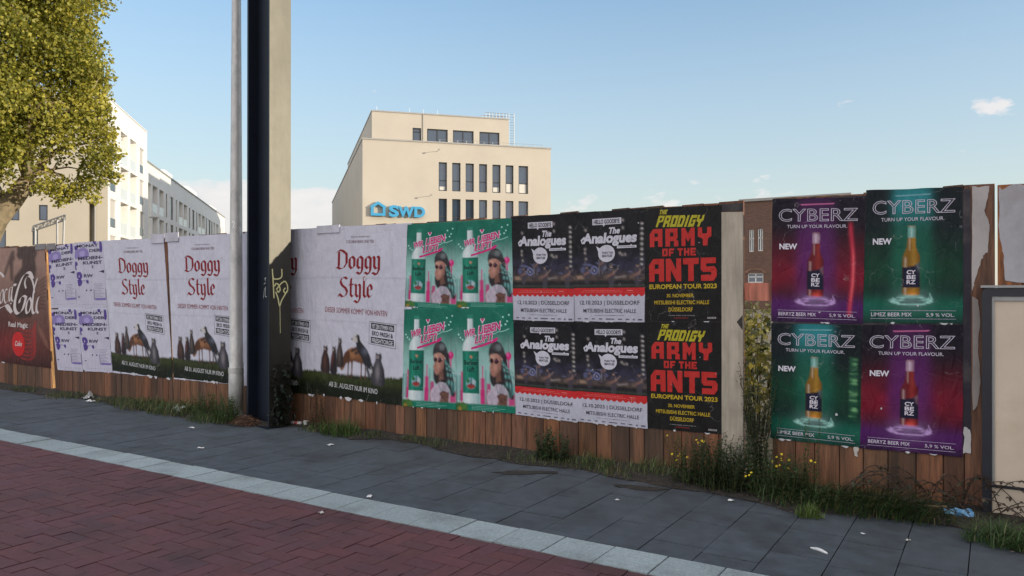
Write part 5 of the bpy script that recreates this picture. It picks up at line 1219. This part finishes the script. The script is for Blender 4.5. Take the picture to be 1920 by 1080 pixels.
def pierced(mb, wl, a0, a1, z0, z1, ops, depth):
    As = sorted({a0, a1, *[q for o in ops for q in o[:2]]}); Zs = sorted({z0, z1, *[q for o in ops for q in o[2:4]]})
    As = [a for a in As if a0 <= a <= a1]; Zs = [z for z in Zs if z0 <= z <= z1]
    for x0, x1 in zip(As, As[1:]):
        for y0, y1 in zip(Zs, Zs[1:]):
            cx, cz = (x0+x1)/2, (y0+y1)/2
            if any(o[0] < cx < o[1] and o[2] < cz < o[3] for o in ops): continue
            mb.face([wl.p(x0, y0), wl.p(x1, y0), wl.p(x1, y1), wl.p(x0, y1)])
    for o in ops:
        x0, x1, y0, y1 = o[0], o[1], max(z0, o[2]), o[3]; d = -(o[4] if len(o) > 4 else depth)
        mb.face([wl.p(x0,y0), wl.p(x0,y1), wl.p(x0,y1,d), wl.p(x0,y0,d)]); mb.face([wl.p(x1,y0), wl.p(x1,y0,d), wl.p(x1,y1,d), wl.p(x1,y1)])
        mb.face([wl.p(x0,y0), wl.p(x0,y0,d), wl.p(x1,y0,d), wl.p(x1,y0)]); mb.face([wl.p(x0,y1), wl.p(x1,y1), wl.p(x1,y1,d), wl.p(x0,y1,d)])
        if len(o) > 4: mb.face([wl.p(x0,y0,d), wl.p(x0,y1,d), wl.p(x1,y1,d), wl.p(x1,y0,d)])
def window(wl, par, x0, x1, y0, y1, depth, bars_z=(), bars_s=(), fw=.07, fmat='frame', pmat='glass'):
    mb = MB(); d1, d0 = -depth+.06, -depth
    def bar(a0, a1, b0, b1): mb.obox(wl.o, wl.e, wl.n, a0, a1, d0, d1, b0, b1)
    bar(x0, x0+fw, y0, y1); bar(x1-fw, x1, y0, y1); bar(x0+fw, x1-fw, y0, y0+fw); bar(x0+fw, x1-fw, y1-fw, y1)
    for z in bars_z: bar(x0+fw, x1-fw, z-fw*.5, z+fw*.5)
    for a in bars_s: bar(a-fw*.6, a+fw*.6, y0+fw, y1-fw)
    f = mb.build('window', M[fmat], par)
    mb = MB(); d2 = -depth+.02; mb.face([wl.p(x0,y0,d2), wl.p(x1,y0,d2), wl.p(x1,y1,d2), wl.p(x0,y1,d2)]); pn = mb.build('pane', M[pmat], None, origin=ORIG[par])
    pn.parent = f; pn.location = (0, 0, 0); ORIG[pn] = ORIG[f]; return f

# --- office block
a16 = math.atan2(4.7, 16.36); wl = Wall(-12.80, 66.0, math.cos(a16), math.sin(a16))
side = Wall(-12.80, 66.0, -math.sin(a16), math.cos(a16)); side.n = (-side.e[1], side.e[0])
Lf = wl.sz(1032.5, 400)[0]; HT = wl.sz(679.7, 260.5)[1]
ob = thing('office_building', wl.p(Lf/2, 0, -20), 'beige office block with a set back top floor and blue letters on its wall', 'office building')
zq = lambda x, y: wl.sz(620+x/4.32, 180+y/4.32)
ops = []
colx = [(875,942,535,768),(984,1052,539,771),(1093,1160,543,776),(1202,1267,547,780),(1310,1376,551,783),(1417,1481,556,788),(1522,1600,562,793)]
z1t = zq(905, 536)[1]; z1b = zq(905, 768)[1]; fh = z1t-zq(905, 831)[1]
for (a, b_, c, d) in colx:
    s0 = zq(a, 600)[0]; s1 = zq(b_, 600)[0]
    for k in range(4):
        if z1b-k*fh > .5: ops.append((s0, s1, z1b-k*fh, z1t-k*fh))
mb = MB(); pierced(mb, wl, 0, Lf, 0, HT, ops, .28)
mb.face([wl.p(0,0), wl.p(0,HT), wl.p(0,HT,-50), wl.p(0,0,-50)]); mb.face([wl.p(Lf,0), wl.p(Lf,0,-50), wl.p(Lf,HT,-50), wl.p(Lf,HT)])
mb.face([wl.p(0,HT-.4), wl.p(Lf,HT-.4), wl.p(Lf,HT-.4,-50), wl.p(0,HT-.4,-50)]); mb.face([wl.p(0,0,-50), wl.p(0,HT,-50), wl.p(Lf,HT,-50), wl.p(Lf,0,-50)])
mb.build('wall', M['plaster_beige'], ob)
mb = MB()
mb.obox(wl.o, wl.e, wl.n, -.06, Lf+.06, -.3, .07, HT, HT+.12); mb.obox(wl.o, wl.e, wl.n, -.06, .3, -50, -.3, HT, HT+.12); mb.obox(wl.o, wl.e, wl.n, Lf-.3, Lf+.06, -50, -.3, HT, HT+.12); mb.build('parapet_cap', M['cap'], ob)
for (s0, s1, b0, b1) in ops: window(wl, ob, s0, s1, b0, b1, .26, bars_z=(b0+(b1-b0)*.37,), fw=.08)
pw = wl.shifted(-2.2); zp = lambda x, y: pw.sz(620+x/4.32, 180+y/4.32)
pa0, pa1 = zp(333, 200)[0], zp(1440, 250)[0]; HP = zp(333, 122)[1]
pops = []
for (a, b_, c, d) in ((780,948,265,370),(990,1158,275,382),(1205,1367,288,393)):
    pops.append((zp(a,300)[0], zp(b_,300)[0], zp(865,372)[1]-.05, zp(865,268)[1], 2))
pops.append((zp(663,300)[0], zp(733,300)[0], zp(865,372)[1]-.05, zp(700,258)[1], 1))
mb = MB(); pierced(mb, pw, pa0, pa1, HT-.4, HP, [o[:4] for o in pops], .22)
mb.face([pw.p(pa0,HT-.4), pw.p(pa0,HP), pw.p(pa0,HP,-30), pw.p(pa0,HT-.4,-30)]); mb.face([pw.p(pa1,HT-.4), pw.p(pa1,HT-.4,-30), pw.p(pa1,HP,-30), pw.p(pa1,HP)])
mb.face([pw.p(pa0,HP-.05), pw.p(pa1,HP-.05), pw.p(pa1,HP-.05,-30), pw.p(pa0,HP-.05,-30)]); mb.build('set_back_floor', M['plaster_beige'], ob)
mb = MB(); mb.obox(pw.o, pw.e, pw.n, pa0-.05, pa1+.05, -.3, .06, HP, HP+.11); mb.obox(pw.o, pw.e, pw.n, pa0-.05, pa0+.3, -30, -.3, HP, HP+.11); mb.obox(pw.o, pw.e, pw.n, pa1-.3, pa1+.05, -30, -.3, HP, HP+.11); mb.build('parapet_cap', M['cap'], ob)
for (s0, s1, b0, b1, n) in pops:
    window(pw, ob, s0, s1, b0, b1, .20, bars_s=((s0+s1)/2,) if n == 2 else (), bars_z=(b0+(b1-b0)*.72,) if n == 1 else (), fw=.09)
mb = MB()
for q0, q1, i0_, zt_ in ((6.2, 49.5, 3.2, HP+.75), (12.0, 49.0, 4.0, HP+2.1)):
    mb.obox(wl.o, wl.e, wl.n, i0_, Lf-1.5-i0_*.3, -q1, -q0, HT-.3, zt_)
mb.build('plant_room', M['plaster_beige'], ob)  # added blocks hidden behind the top floor, shaped to shade the apartment wing
# side windows, far down the left flank
for k in range(2):
    for q in range(2):
        s0 = 30+7*k; mb = MB(); zb_ = 4.2+3.3*q; mb.obox(side.o, side.e, side.n, s0, s0+2.2, 0.002, .03, zb_, zb_+2.1); mb.build('window', M['glass'], ob)
for j in (5, 6, 4, 0):                               # pale blinds and things stood in a few windows
    (s0, s1, b0, b1) = ops[[i for i in range(len(ops))][0]] if False else [o for o in ops if abs(o[3]-z1t) < .01][j]
    mb = MB(); hh_ = (b1-b0)*((.34, .36, .2, .16)[(5, 6, 4, 0).index(j)]); mb.obox(wl.o, wl.e, wl.n, s0+.12, s1-.12, -.235, -.225, b0+.1, b0+hh_); mb.build('window_blind', M['blind'], ob)
# roof furniture
mb = MB()
for k in range(13):
    a = Lf*.40+k*(Lf*.57/12); mb.tube([wl.p(a, HT+.1, -.5), wl.p(a, HT+.42, -.5)], .012, 5)
for z in (.42,): mb.tube([wl.p(Lf*.40, HT+z, -.5), wl.p(Lf*.97, HT+z, -.5)], .012, 5)
mb.build('roof_railing', M['rail'], ob)
mb = MB(); sx = pa1-.05; zl0, zl1 = HT-.2, HP+.7
for da in (-.25, .25): mb.tube([pw.p(sx+.45+da, zl0, -.4), pw.p(sx+.45+da, zl1, -.4)], .03, 5)
for k in range(18): z = zl0+.25*k; mb.tube([pw.p(sx+.2, z, -.4), pw.p(sx+.7, z, -.4)], .015, 4) if z < zl1 else None
for a in [pa1-2.1+.33*k for k in range(7)]: mb.tube([pw.p(a, HP+.1, -.3), pw.p(a, HP+.62, -.3)], .025, 5); mb.tube([pw.p(a, HP+.1, -1.6), pw.p(a, HP+.62, -1.6)], .025, 5)
for z in (.36, .62): mb.tube([pw.p(pa1-2.2, HP+z, -.3), pw.p(pa1+.1, HP+z, -.3)], .025, 5); mb.tube([pw.p(pa1-2.2, HP+z, -1.6), pw.p(pa1+.1, HP+z, -1.6)], .025, 5)
mb.build('roof_ladder', M['rail'], ob)
mb = MB()
for x in (375, 640, 755, 868): a, z = zp(x, 135); mb.tube([pw.p(a, HP+.1, -.2), pw.p(a, HP+.5, -.2)], .012, 5)
mb.build('lightning_rod', M['rail'], ob)
mb = MB(); a, z = zp(746, 200); mb.tube([pw.p(a, HT+.1, .05), pw.p(a, HP, .05)], .035, 6); mb.build('downpipe', M['cap'], ob)
for (x, y) in ((862, 447), (800, 810)):
    a, z = zq(x, y); mb = MB(); mb.tube([wl.p(a, z, 0), wl.p(a, z+.02, .95)], .022, 6); q = wl.p(a, z, 1.0); mb.obox(wl.o, wl.e, wl.n, a-.07, a+.07, .92, 1.06, z-.07, z+.05); mb.build('lamp_arm', M['cap'], ob)
# sign: outlined house and three letters, standing off the wall
sg = None
def extr(mb, loops, d0, d1):
    outer, inner = loops; n = len(outer)
    for d, fl in ((d1, False),):
        io = [mb.vert(wl.p(a, z, d)) for a, z in outer]; ii = [mb.vert(wl.p(a, z, d)) for a, z in inner]
        for k in range(n): q = (k+1) % n; mb.idx([io[k], io[q], ii[q], ii[k]])
        jo = [mb.vert(wl.p(a, z, d0)) for a, z in outer]; ji = [mb.vert(wl.p(a, z, d0)) for a, z in inner]
        for k in range(n): q = (k+1) % n; mb.idx([io[k], jo[k], jo[q], io[q]]); mb.idx([ii[k], ii[q], ji[q], ji[k]])
mb = MB(); out = [zq(*p) for p in ((322,970),(322,905),(316,896),(380,856),(446,898),(440,908),(440,974))]; inn = [zq(*p) for p in ((345,950),(345,906),(345,904),(381,880),(418,904),(418,908),(418,952))]
extr(mb, (out, inn), .12, .34); mb.build('house_emblem', M['blue'], ob)
for ch, x0, x1, y0, y1 in (('S',468,548,890,984),('W',543,672,893,986),('D',672,760,896,987)):
    cu = bpy.data.curves.new('t', 'FONT'); cu.body = ch; cu.size = 1; cu.extrude = .1; cu.offset = .035; cu.bevel_depth = .012
    tmp = bpy.data.objects.new('t', cu); me = bpy.data.meshes.new_from_object(tmp); vs = [tuple(v.co) for v in me.vertices]; fs = [list(p.vertices) for p in me.polygons]
    bpy.data.objects.remove(tmp); bpy.data.curves.remove(cu); bpy.data.meshes.remove(me)
    mnx, mxx = min(v[0] for v in vs), max(v[0] for v in vs); mny, mxy = min(v[1] for v in vs), max(v[1] for v in vs); mxz = max(v[2] for v in vs)
    s0, zt_ = zq(x0, y0); s1, zb_ = zq(x1, y1); zt_ = zq(600, y0+(3 if ch == 'W' else 0))[1]
    mb = MB()
    for v in vs: mb.vert(wl.p(s0+(s1-s0)*(v[0]-mnx)/(mxx-mnx), zb_+(zt_-zb_)*(v[1]-mny)/(mxy-mny), .23+.11*v[2]/mxz))
    for f in fs: mb.idx(f)
    mb.build('letter', M['blue'], ob)

# --- white apartment house and its long wing
er, ef = -.235, .972; wr = Wall(-33.97, 64.8, er, ef); wr.n = (wr.e[1], -wr.e[0])
wf0 = Wall(-33.97, 64.8, .972, .235)                       # front: s negative to the left
HB = 17.6; LR = wr.sz(275.3, 300)[0]; LEND = wr.sz(421, 420)[0]; HW = wr.sz(275.3, 303.6)[1]
apt = thing('apartment_house', wr.p(LR/2, 0, -8), 'tall white apartment house with sunlit balconies, behind the tree', 'apartment house')
q6 = lambda x, y: wr.sz(180+x/3.6, 180+y/3.6)
zc = [q6(310, v)[1] for v in (358, 525, 570, 735)]; pitch = zc[0]-zc[2]; wh = zc[0]-zc[1]
top0 = zc[0]
ops = []; wins = []; logs = []
for k in range(5):
    zt_ = top0-k*pitch; zb_ = zt_-wh
    if zb_ < .4: break
    a0, a1 = q6(294,500)[0], q6(325,500)[0]; ops.append((a0, a1, zb_, zt_)); wins.append((a0, a1, zb_, zt_))
    for (x0, x1) in ((165, 213), (230, 272)):
        a0, a1 = q6(x0,700)[0], q6(x1,700)[0]; o = (a0, a1, zb_-.35, zt_+.15, 1.5); ops.append(o); logs.append(o)
    a0, a1 = q6(95,700)[0], q6(140,700)[0]; ops.append((a0, a1, zb_, zt_)); wins.append((a0, a1, zb_, zt_))
mb = MB(); pierced(mb, wr, 0, LR, 0, HB, ops, .2)
mb.face([wr.p(LR,0), wr.p(LR,0,-18), wr.p(LR,HB,-18), wr.p(LR,HB)]); mb.face([wr.p(0,HB-.2), wr.p(LR,HB-.2), wr.p(LR,HB-.2,-30), wr.p(0,HB-.2,-30)])
mb.build('wall', M['plaster_white'], apt)
for (a0, a1, b0, b1) in wins:
    window(wr, apt, a0, a1, b0, b1, .16, fw=.07, fmat='whiteframe', pmat='blind')
    mb = MB(); mb.obox(wr.o, wr.e, wr.n, a0+.08, a1-.08, -.10, -.085, b0+.08, b0+.85); mb.build('lower_pane', M['glass'], apt)
for (a0, a1, b0, b1, d) in logs:
    mb = MB(); mb.obox(wr.o, wr.e, wr.n, a0, a1, -.06, -.03, b0+.02, b0+1.05); mb.build('balustrade', M['balglass'], apt)
    mb = MB(); m_ = a0+(a1-a0)*.45; mb.obox(wr.o, wr.e, wr.n, a0+.25, m_, -1.49, -1.44, b0+.05, b1-.5); mb.build('balcony_door', M['glass'], apt)
    mb = MB(); mb.obox(wr.o, wr.e, wr.n, a0-.15, a1+.15, 0.002, .12, b0-.28, b0-.05); mb.build('balcony_edge', M['plaster_white'], apt)
# front (facing the street, tan render)
fz = lambda px, py: wf0.sz(px, py)
fops = []
for (x0, x1, y0, y1) in ((72,89,384,413),(60,71,431,460),(-16,11,431,470),(20,36,384,413),(-120,-95,384,413),(-120,-95,431,470),(-200,-170,384,413)):
    a0, a1 = fz(x0,400)[0], fz(x1,400)[0]; fops.append((a0, a1, fz(x0,y1)[1], fz(x0,y0)[1]))
a0, a1 = fz(166,420)[0], fz(177,420)[0]; rec = (a0, a1, .2, fz(170,382)[1], .8)
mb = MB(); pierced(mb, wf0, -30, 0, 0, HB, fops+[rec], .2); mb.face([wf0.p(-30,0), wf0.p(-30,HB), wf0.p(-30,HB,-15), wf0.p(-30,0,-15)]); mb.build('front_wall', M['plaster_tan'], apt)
for o in fops: window(wf0, apt, o[0], o[1], o[2], o[3], .16, fw=.08)
mb = MB(); a = fz(178.5, 420)[0]; mb.tube([wf0.p(a, .2, .08), wf0.p(a, 9, .08)], .06, 6); mb.build('downpipe', M['cap'], apt)
mb = MB(); mb.obox(wr.o, wr.e, wr.n, .0, LR+.05, -.3, .06, HB, HB+.12); mb.obox(wf0.o, wf0.e, wf0.n, -30, -.02, -.3, .06, HB, HB+.12); mb.build('parapet_cap', M['whiteframe'], apt)

wing = thing('apartment_wing', wr.p((LR+LEND)/2, 0, -8), 'long low white apartment row running back from the tall house, with roof boxes', 'apartment row')
ops = []; wins = []; logs = []
zt0 = q6(400, 612)[1]; wh2 = zt0-q6(400, 792)[1]; p2 = wh2+.45
mods = [(350,374,'d'),(382,416,'l'),(428,458,'l'),(472,482,'w'),(502,522,'w'),(540,548,'w'),(560,587,'l'),(592,615,'l'),(628,637,'w'),(648,665,'w'),(677,685,'w'),(692,711,'l'),(716,735,'l'),(742,750,'w'),(758,773,'w'),(779,787,'w'),(793,805,'l'),(812,826,'l'),(836,842,'w'),(850,855,'w')]
for (x0, x1, kd) in mods:
    a0, a1 = q6(x0,800)[0], q6(x1,800)[0]
    for k in range(4):
        zt_ = zt0-k*p2; zb_ = zt_-wh2
        if zb_ < .3: break
        if kd == 'd' and k > 0: continue
        if kd == 'd': ops.append((a0, a1, .3, zt_, .5)); continue
        if kd == 'l': o = (a0, a1, zb_, zt_, 1.4); ops.append(o); logs.append(o)
        else: o = (a0, a1, zb_+.1, zt_-.05); ops.append(o); wins.append(o)
mb = MB(); pierced(mb, wr, LR+.01, LEND, 0, HW, ops, .2)
mb.face([wr.p(LEND,0), wr.p(LEND,0,-14), wr.p(LEND,HW,-14), wr.p(LEND,HW)]); mb.face([wr.p(LR,HW-.2), wr.p(LEND,HW-.2), wr.p(LEND,HW-.2,-14), wr.p(LR,HW-.2,-14)]); mb.build('wall', M['plaster_white'], wing)
for o in wins: window(wr, wing, o[0], o[1], o[2], o[3], .16, fw=.06)
for (a0, a1, b0, b1, d) in logs:
    mb = MB(); mb.obox(wr.o, wr.e, wr.n, a0, a1, -.06, -.03, b0+.02, b0+.95); mb.build('balustrade', M['balglass'], wing)
    mb = MB(); mb.obox(wr.o, wr.e, wr.n, a0+.2, a0+(a1-a0)*.7, -1.39, -1.33, b0+.05, b1-.3); mb.build('balcony_door', M['glass'], wing)
mb = MB(); mb.obox(wr.o, wr.e, wr.n, LR+.02, LEND+.05, -.35, .08, HW, HW+.16); mb.build('parapet_cap', M['cap'], wing)
def roofbox(x0, x1, ytop, back=-1.6, m='plaster_white', hat=False):
    wb = wr.shifted(back); a0, a1 = wb.sz(x0, 400)[0], wb.sz(x1, 400)[0]; z = wb.sz(x0, ytop)[1]
    mb = MB(); mb.obox(wb.o, wb.e, wb.n, a0, a1, -6, 0, HW-.1, z-(.5 if hat else 0)); mb.build('roof_box', M[m], wing)
    if hat:
        mb = MB(); P = lambda a, b_, zz: wb.p(a, zz, b_)
        mb.hexa([P(a0-.4,.5,z-.5),P(a1+.4,.5,z-.5),P(a1+.4,-6,z-.5),P(a0-.4,-6,z-.5),P(a0+.3,-1.5,z+.5),P(a1-.6,-1.5,z+.5),P(a1-.6,-5,z+.5),P(a0+.3,-5,z+.5)]); mb.build('dormer_roof', M['roof_brown'], wing)
roofbox(276, 304, 299, -1.0, 'frame', True)
for (x0, x1, yt) in ((309,323,318),(337,352,344),(352,369,349),(374,392,372),(396,405,385)): roofbox(x0, x1, yt, -1.6)
mb = MB(); wb = wr.shifted(-1.2)
for x0, x1, y0 in ((323,336,334),(368,372,357),(405,420,402)):
    a0, a1 = wb.sz(x0,400)[0], wb.sz(x1,400)[0]
    for k in range(5): a = a0+(a1-a0)*k/4; mb.tube([wb.p(a, HW), wb.p(a, HW+1.1)], .035, 4)
    mb.tube([wb.p(a0, HW+1.1), wb.p(a1, HW+1.1)], .035, 4)
mb.build('roof_railing', M['rail'], wing)
mb = MB(); a, z = q6(360, 818); mb.obox(wr.o, wr.e, wr.n, a-.1, a+.15, 0.002, .9, z-.05, z+.05); mb.build('wall_lamp', M['cap'], wing)

# --- brick building seen through the open gap
bw0 = Wall(*[0, 0], 1, 0)
bx0, bx1, bY = -16.6, -8.8, 54.0
bb = thing('brick_building', ((bx0+bx1)/2, bY+6, 0), 'old dark brick building seen through the open gap in the hoarding', 'brick building')
def BP(px, py): return FP(px, py, bY)
class YW:                                                   # wall facing -Y at bY
    o = (0, bY); e = (1, 0); n = (0, -1)
    @staticmethod
    def p(a, z, out=0.): return (a, bY-out, z)
zt_ = BP(1420, 377)[1]
ops = []
for (x0, x1, y0, y1) in ((1404.5,1413.5,430,472),(1421,1430.5,429,471)): ops.append((BP(x0,450)[0], BP(x1,450)[0], BP(1415,y1)[1], BP(1415,y0)[1]))
for k in (1.75, 3.4, 5.1): ops.append((ops[0][0]+k*1.35, ops[0][1]+k*1.35, ops[0][2], ops[0][3]))
av0, av1 = BP(1402,515)[0], BP(1431,515)[0]; az0, az1 = BP(1415,530)[1], BP(1415,512)[1]; ops.append((av0, av1, az0, az1))
mb = MB(); pierced(mb, YW, bx0, bx1, 0, zt_, ops, .2)
mb.face([(bx0,bY,0),(bx0,bY,zt_),(bx0,bY+12,zt_),(bx0,bY+12,0)]); mb.face([(bx1,bY,0),(bx1,bY+12,0),(bx1,bY+12,zt_),(bx1,bY,zt_)]); mb.face([(bx0,bY,zt_-.1),(bx1,bY,zt_-.1),(bx1,bY+12,zt_-.1),(bx0,bY+12,zt_-.1)])
mb.build('wall', M['clinker'], bb)
for k, o in enumerate(ops): window(YW, bb, o[0], o[1], o[2], o[3], .16, bars_s=((o[0]+o[1])/2,), bars_z=(o[2]+(o[3]-o[2])*.6,), fw=.07, fmat='whiteframe')
mb = MB(); mb.box(bx0-.1, bY-.12, zt_, bx1+.1, bY+12, zt_+.2); mb.build('cornice', M['cap'], bb)
mb = MB(); n = 10; r0, r1 = (av1-av0)/2+.02, (av1-av0)/2+.26; cx_ = (av0+av1)/2
for k in range(n):
    t0, t1 = math.pi*k/n, math.pi*(k+1)/n
    f_ = [(cx_+r*math.cos(t_), bY-.04, az1+.45*r*math.sin(t_)) for r, t_ in ((r0,t0),(r1,t0),(r1,t1),(r0,t1))]; mb.face(f_)
mb.build('window_arch', M['roof_brown'], bb)

# --- tall block down the street on the right: it stands outside the photo and keeps the pavement in shade
t = thing('street_block', (37, -18, 0), 'tall plain tan block down the street, to the right beyond the photo', 'building')
mb = MB(); yw = Wall2.__new__(Wall2); yw.o = (25, -40); yw.e = (0, 1); yw.n = (-1, 0)
ops = [(2+3.2*i, 3.6+3.2*i, 1.2+3.3*k, 3.2+3.3*k) for i in range(13) for k in range(6)]
pierced(mb, yw, 0, 43.3, 0, 22, ops, .2)
mb.face([(25,3.3,0),(50,3.3,0),(50,3.3,22),(25,3.3,22)]); mb.face([(25,-40,22),(25,3.3,22),(50,3.3,22),(50,-40,22)]); mb.face([(50,-40,0),(50,3.3,0),(50,3.3,22),(50,-40,22)]); mb.face([(25,-40,0),(25,-40,22),(50,-40,22),(50,-40,0)])
mb.build('wall', M['plaster_tan'], t)
mb = MB()
for (s0, s1, b0, b1) in ops: mb.face([yw.p(s0,b0,-.15), yw.p(s1,b0,-.15), yw.p(s1,b1,-.15), yw.p(s0,b1,-.15)])
mb.build('window', M['glass'], t); 

# --- lattice gantry behind the left end of the hoarding
t = thing('lattice_gantry', W(-18.0, 30)+(0,), 'white lattice boom on thin legs showing above the hoarding at the far left', 'gantry')
def C3(px, py, f): u = (px-960)/F; x, y = W(u*f, f); return (x, y, H+(545-py)/F*f)
mb = MB(); A0, A1 = Vector(C3(62, 424, 30)), Vector(C3(122, 403, 30)); B0, B1 = Vector(C3(60, 434, 30)), Vector(C3(121, 413, 30))
for a, b_ in ((A0, A1), (B0, B1), (A1, B1), (A0, B0)): mb.tube([a, b_], .032, 5, (.6,.6,.58))
N = 9
for k in range(N):
    p = A0.lerp(A1, k/N) if k % 2 else B0.lerp(B1, k/N); q = B0.lerp(B1, (k+1)/N) if k % 2 else A0.lerp(A1, (k+1)/N); mb.tube([p, q], .02, 4, (.6,.6,.58))
    p, q = A0.lerp(A1, k/N), B0.lerp(B1, k/N); mb.tube([p, q], .02, 4, (.6,.6,.58))
mb.build('boom', M['rail'], t)
for (px, dx) in ((66, 0), (107, 1), (120, -6)):
    mb = MB(); a = Vector(C3(px, 428-(px-62)*.35, 30)); b_ = Vector(C3(px+dx, 490, 30)); b_.z = 0; mb.tube([a, b_], .045, 6, (.6,.6,.58)); mb.build('leg', M['rail'], t)

# ------------------------------------------------------------------ trees and bushes
def leaf_cloud(mb, r, clumps, per, size, c0, c1, flat=.0):
    for (cx, cy, cz, rad, *k) in clumps:
        n = int(per*rad*rad*(k[0] if k else 1)); tone = r.uniform(-.25, .25)
        for _ in range(n):
            d = Vector((r.gauss(0, 1), r.gauss(0, 1), r.gauss(0, 1))).normalized(); q = rad*(r.random()**.42)*(1+.22*mnoise.noise((d.x*2.2+cx, d.y*2.2+cy, d.z*2.2+cz)))
            p = Vector((cx, cy, cz))+Vector((d.x*q, d.y*q, d.z*q*.85)); L = size*r.uniform(.6, 1.25)
            v = max(0, min(1, r.random()+tone)); c = jit(lerp(c0, c1, v), .25, r)
            dd = Vector((r.gauss(0, 1), r.gauss(0, 1), r.gauss(-.3, .8))).normalized(); s_ = dd.orthogonal().normalized(); s_ = (s_*math.cos(r.uniform(0, 6.28))+dd.cross(s_)*math.sin(r.uniform(0, 6.28))).normalized()
            nrm = s_.cross(dd)
            # lobed leaf: five points round a stalk
            P = [p, p+dd*L*.35+s_*L*.5+nrm*L*.1, p+dd*L*.62+s_*L*.24, p+dd*L, p+dd*L*.62-s_*L*.24, p+dd*L*.35-s_*L*.5+nrm*L*.1]
            i = [mb.vert(w_, c) for w_ in P]; mb.idx([i[0], i[1], i[2], i[3]]); mb.idx([i[0], i[3], i[4], i[5]])
r = random.Random(77)
TD = 24.0
def TW(px, py, dd=0.): f = TD+dd; u = (px-960)/F; x, y = W(u*f, f); return (x, y, H+(545-py)/F*f)
edge_cl = [(148,-10,.62),(135,40,.66),(152,95,.62),(168,140,.62),(172,185,.60),(178,235,.62),(185,280,.66),(178,325,.60),(190,300,.5),(160,352,.46),(118,352,.52),(130,365,.36),(85,345,.5),(62,352,.32),(205,285,.36),(214,330,.28),(165,60,.36),(185,160,.36),(205,250,.34),(150,-70,.8),(120,-140,.9),(60,-200,1.0),(178,372,.22),(112,378,.24),(198,208,.30)]
clumps = []
for (x, y, q) in edge_cl: clumps.append(TW(x, y, r.uniform(-.8, .8))+(q, 1.25))
for _ in range(420):
    x = r.uniform(-420, 165); y = r.uniform(-330, 330)
    if y > 300 and x > 20: continue
    k = ((x+110)/290)**2+((y-60)/345)**2
    if k > 1: continue
    clumps.append(TW(x, y, r.uniform(-3.2, 3.2)*(1-k*.6))+(r.uniform(.7, 1.1), .8))
base_ = TW(-95, 480); base_ = (base_[0], base_[1], 0)
tree = thing('tree', base_, 'large sunlit yellow-green leafy tree at the upper left, in front of the white apartments', 'tree')
mb = MB(); leaf_cloud(mb, r, clumps, 900, .115, (.14, .16, .02), (.52, .46, .07)); mb.build('crown', M['leaf'], tree)
mb = MB(); fork = Vector(TW(52, 338)); tr0 = Vector(base_); pth = [tr0+Vector((0, 0, -.1)), tr0.lerp(fork, .25)+Vector((0, 0, .5)), Vector(TW(-8, 412)), Vector(TW(26, 372)), fork]
mb.tube(pth, [.46, .40, .33, .29, .24], 14); mb.build('trunk', M['bark'], tree, smooth=True)
for (x, y, d, r0) in ((150,270,.6,.12),(110,330,-.4,.09),(90,180,-.8,.13),(140,80,.5,.11),(-20,120,.5,.15),(30,20,-1.5,.12),(-120,180,1.,.14),(170,200,-.5,.08),(-200,40,0,.12)):
    b_ = Vector(TW(x, y, d)); a = fork if x > -50 else Vector(TW(10, 385)); m_ = a.lerp(b_, .5)+Vector((r.uniform(-.4, .4), r.uniform(-.4, .4), .35)); mb = MB()
    mb.tube([Vector(p) for p in smooth_path([tuple(a), tuple(m_), tuple(b_)], 5)], [r0*(1-.075*k) for k in range(11)], 8)
    for k in range(5):
        p = m_.lerp(b_, r.uniform(0, .9)); e = p+Vector((r.uniform(-1, 1), r.uniform(-1, 1), r.uniform(-.3, 1.1))); mb.tube([p, p.lerp(e, .5)+Vector((0, 0, .1)), e], [.035, .025, .01], 5)
    mb.build('branch', M['bark'], tree, smooth=True)
def bush(x, y, rad, h, label, c0, c1, per, size, seed, stems=10):
    r = random.Random(seed); t = thing('bush', (x, y, 0), label, 'bush', 'bushes on the waste ground'); mb = MB(); st = MB(); cl = []
    for k in range(stems):
        a = r.uniform(0, 6.28); q = rad*math.sqrt(r.random()); e = (x+q*math.cos(a), y+q*math.sin(a), h*r.uniform(.5, 1)); st.tube([(x+q*.3*math.cos(a), y+q*.3*math.sin(a), 0), (x+q*.6*math.cos(a), y+q*.6*math.sin(a), e[2]*.55), e], [.012, .008, .003], 5, (.07,.05,.035), False)
        cl.append(e+(rad*.30,)); cl.append((e[0], e[1], e[2]*.6, rad*.28))
    leaf_cloud(mb, r, cl, per, size, c0, c1); st.build('stems', M['weed'], t); mb.build('foliage', M['leaf'], t)
bush(-1.95, 1.9, .62, 1.22, 'sunlit yellowish bush seen through the open gap, just behind the hoarding', (.05,.06,.014), (.40,.33,.07), 900, .07, 5, 26)
bush(-2.75, 4.6, .9, 1.35, 'bush further back behind the gap, darker than the near one', (.05,.055,.02), (.16,.14,.05), 700, .06, 6, 18)
bush(-1.35, 1.2, .4, .7, 'low bush at the foot of the open gap, behind the weeds', (.05,.06,.02), (.14,.13,.05), 1500, .045, 7, 16)
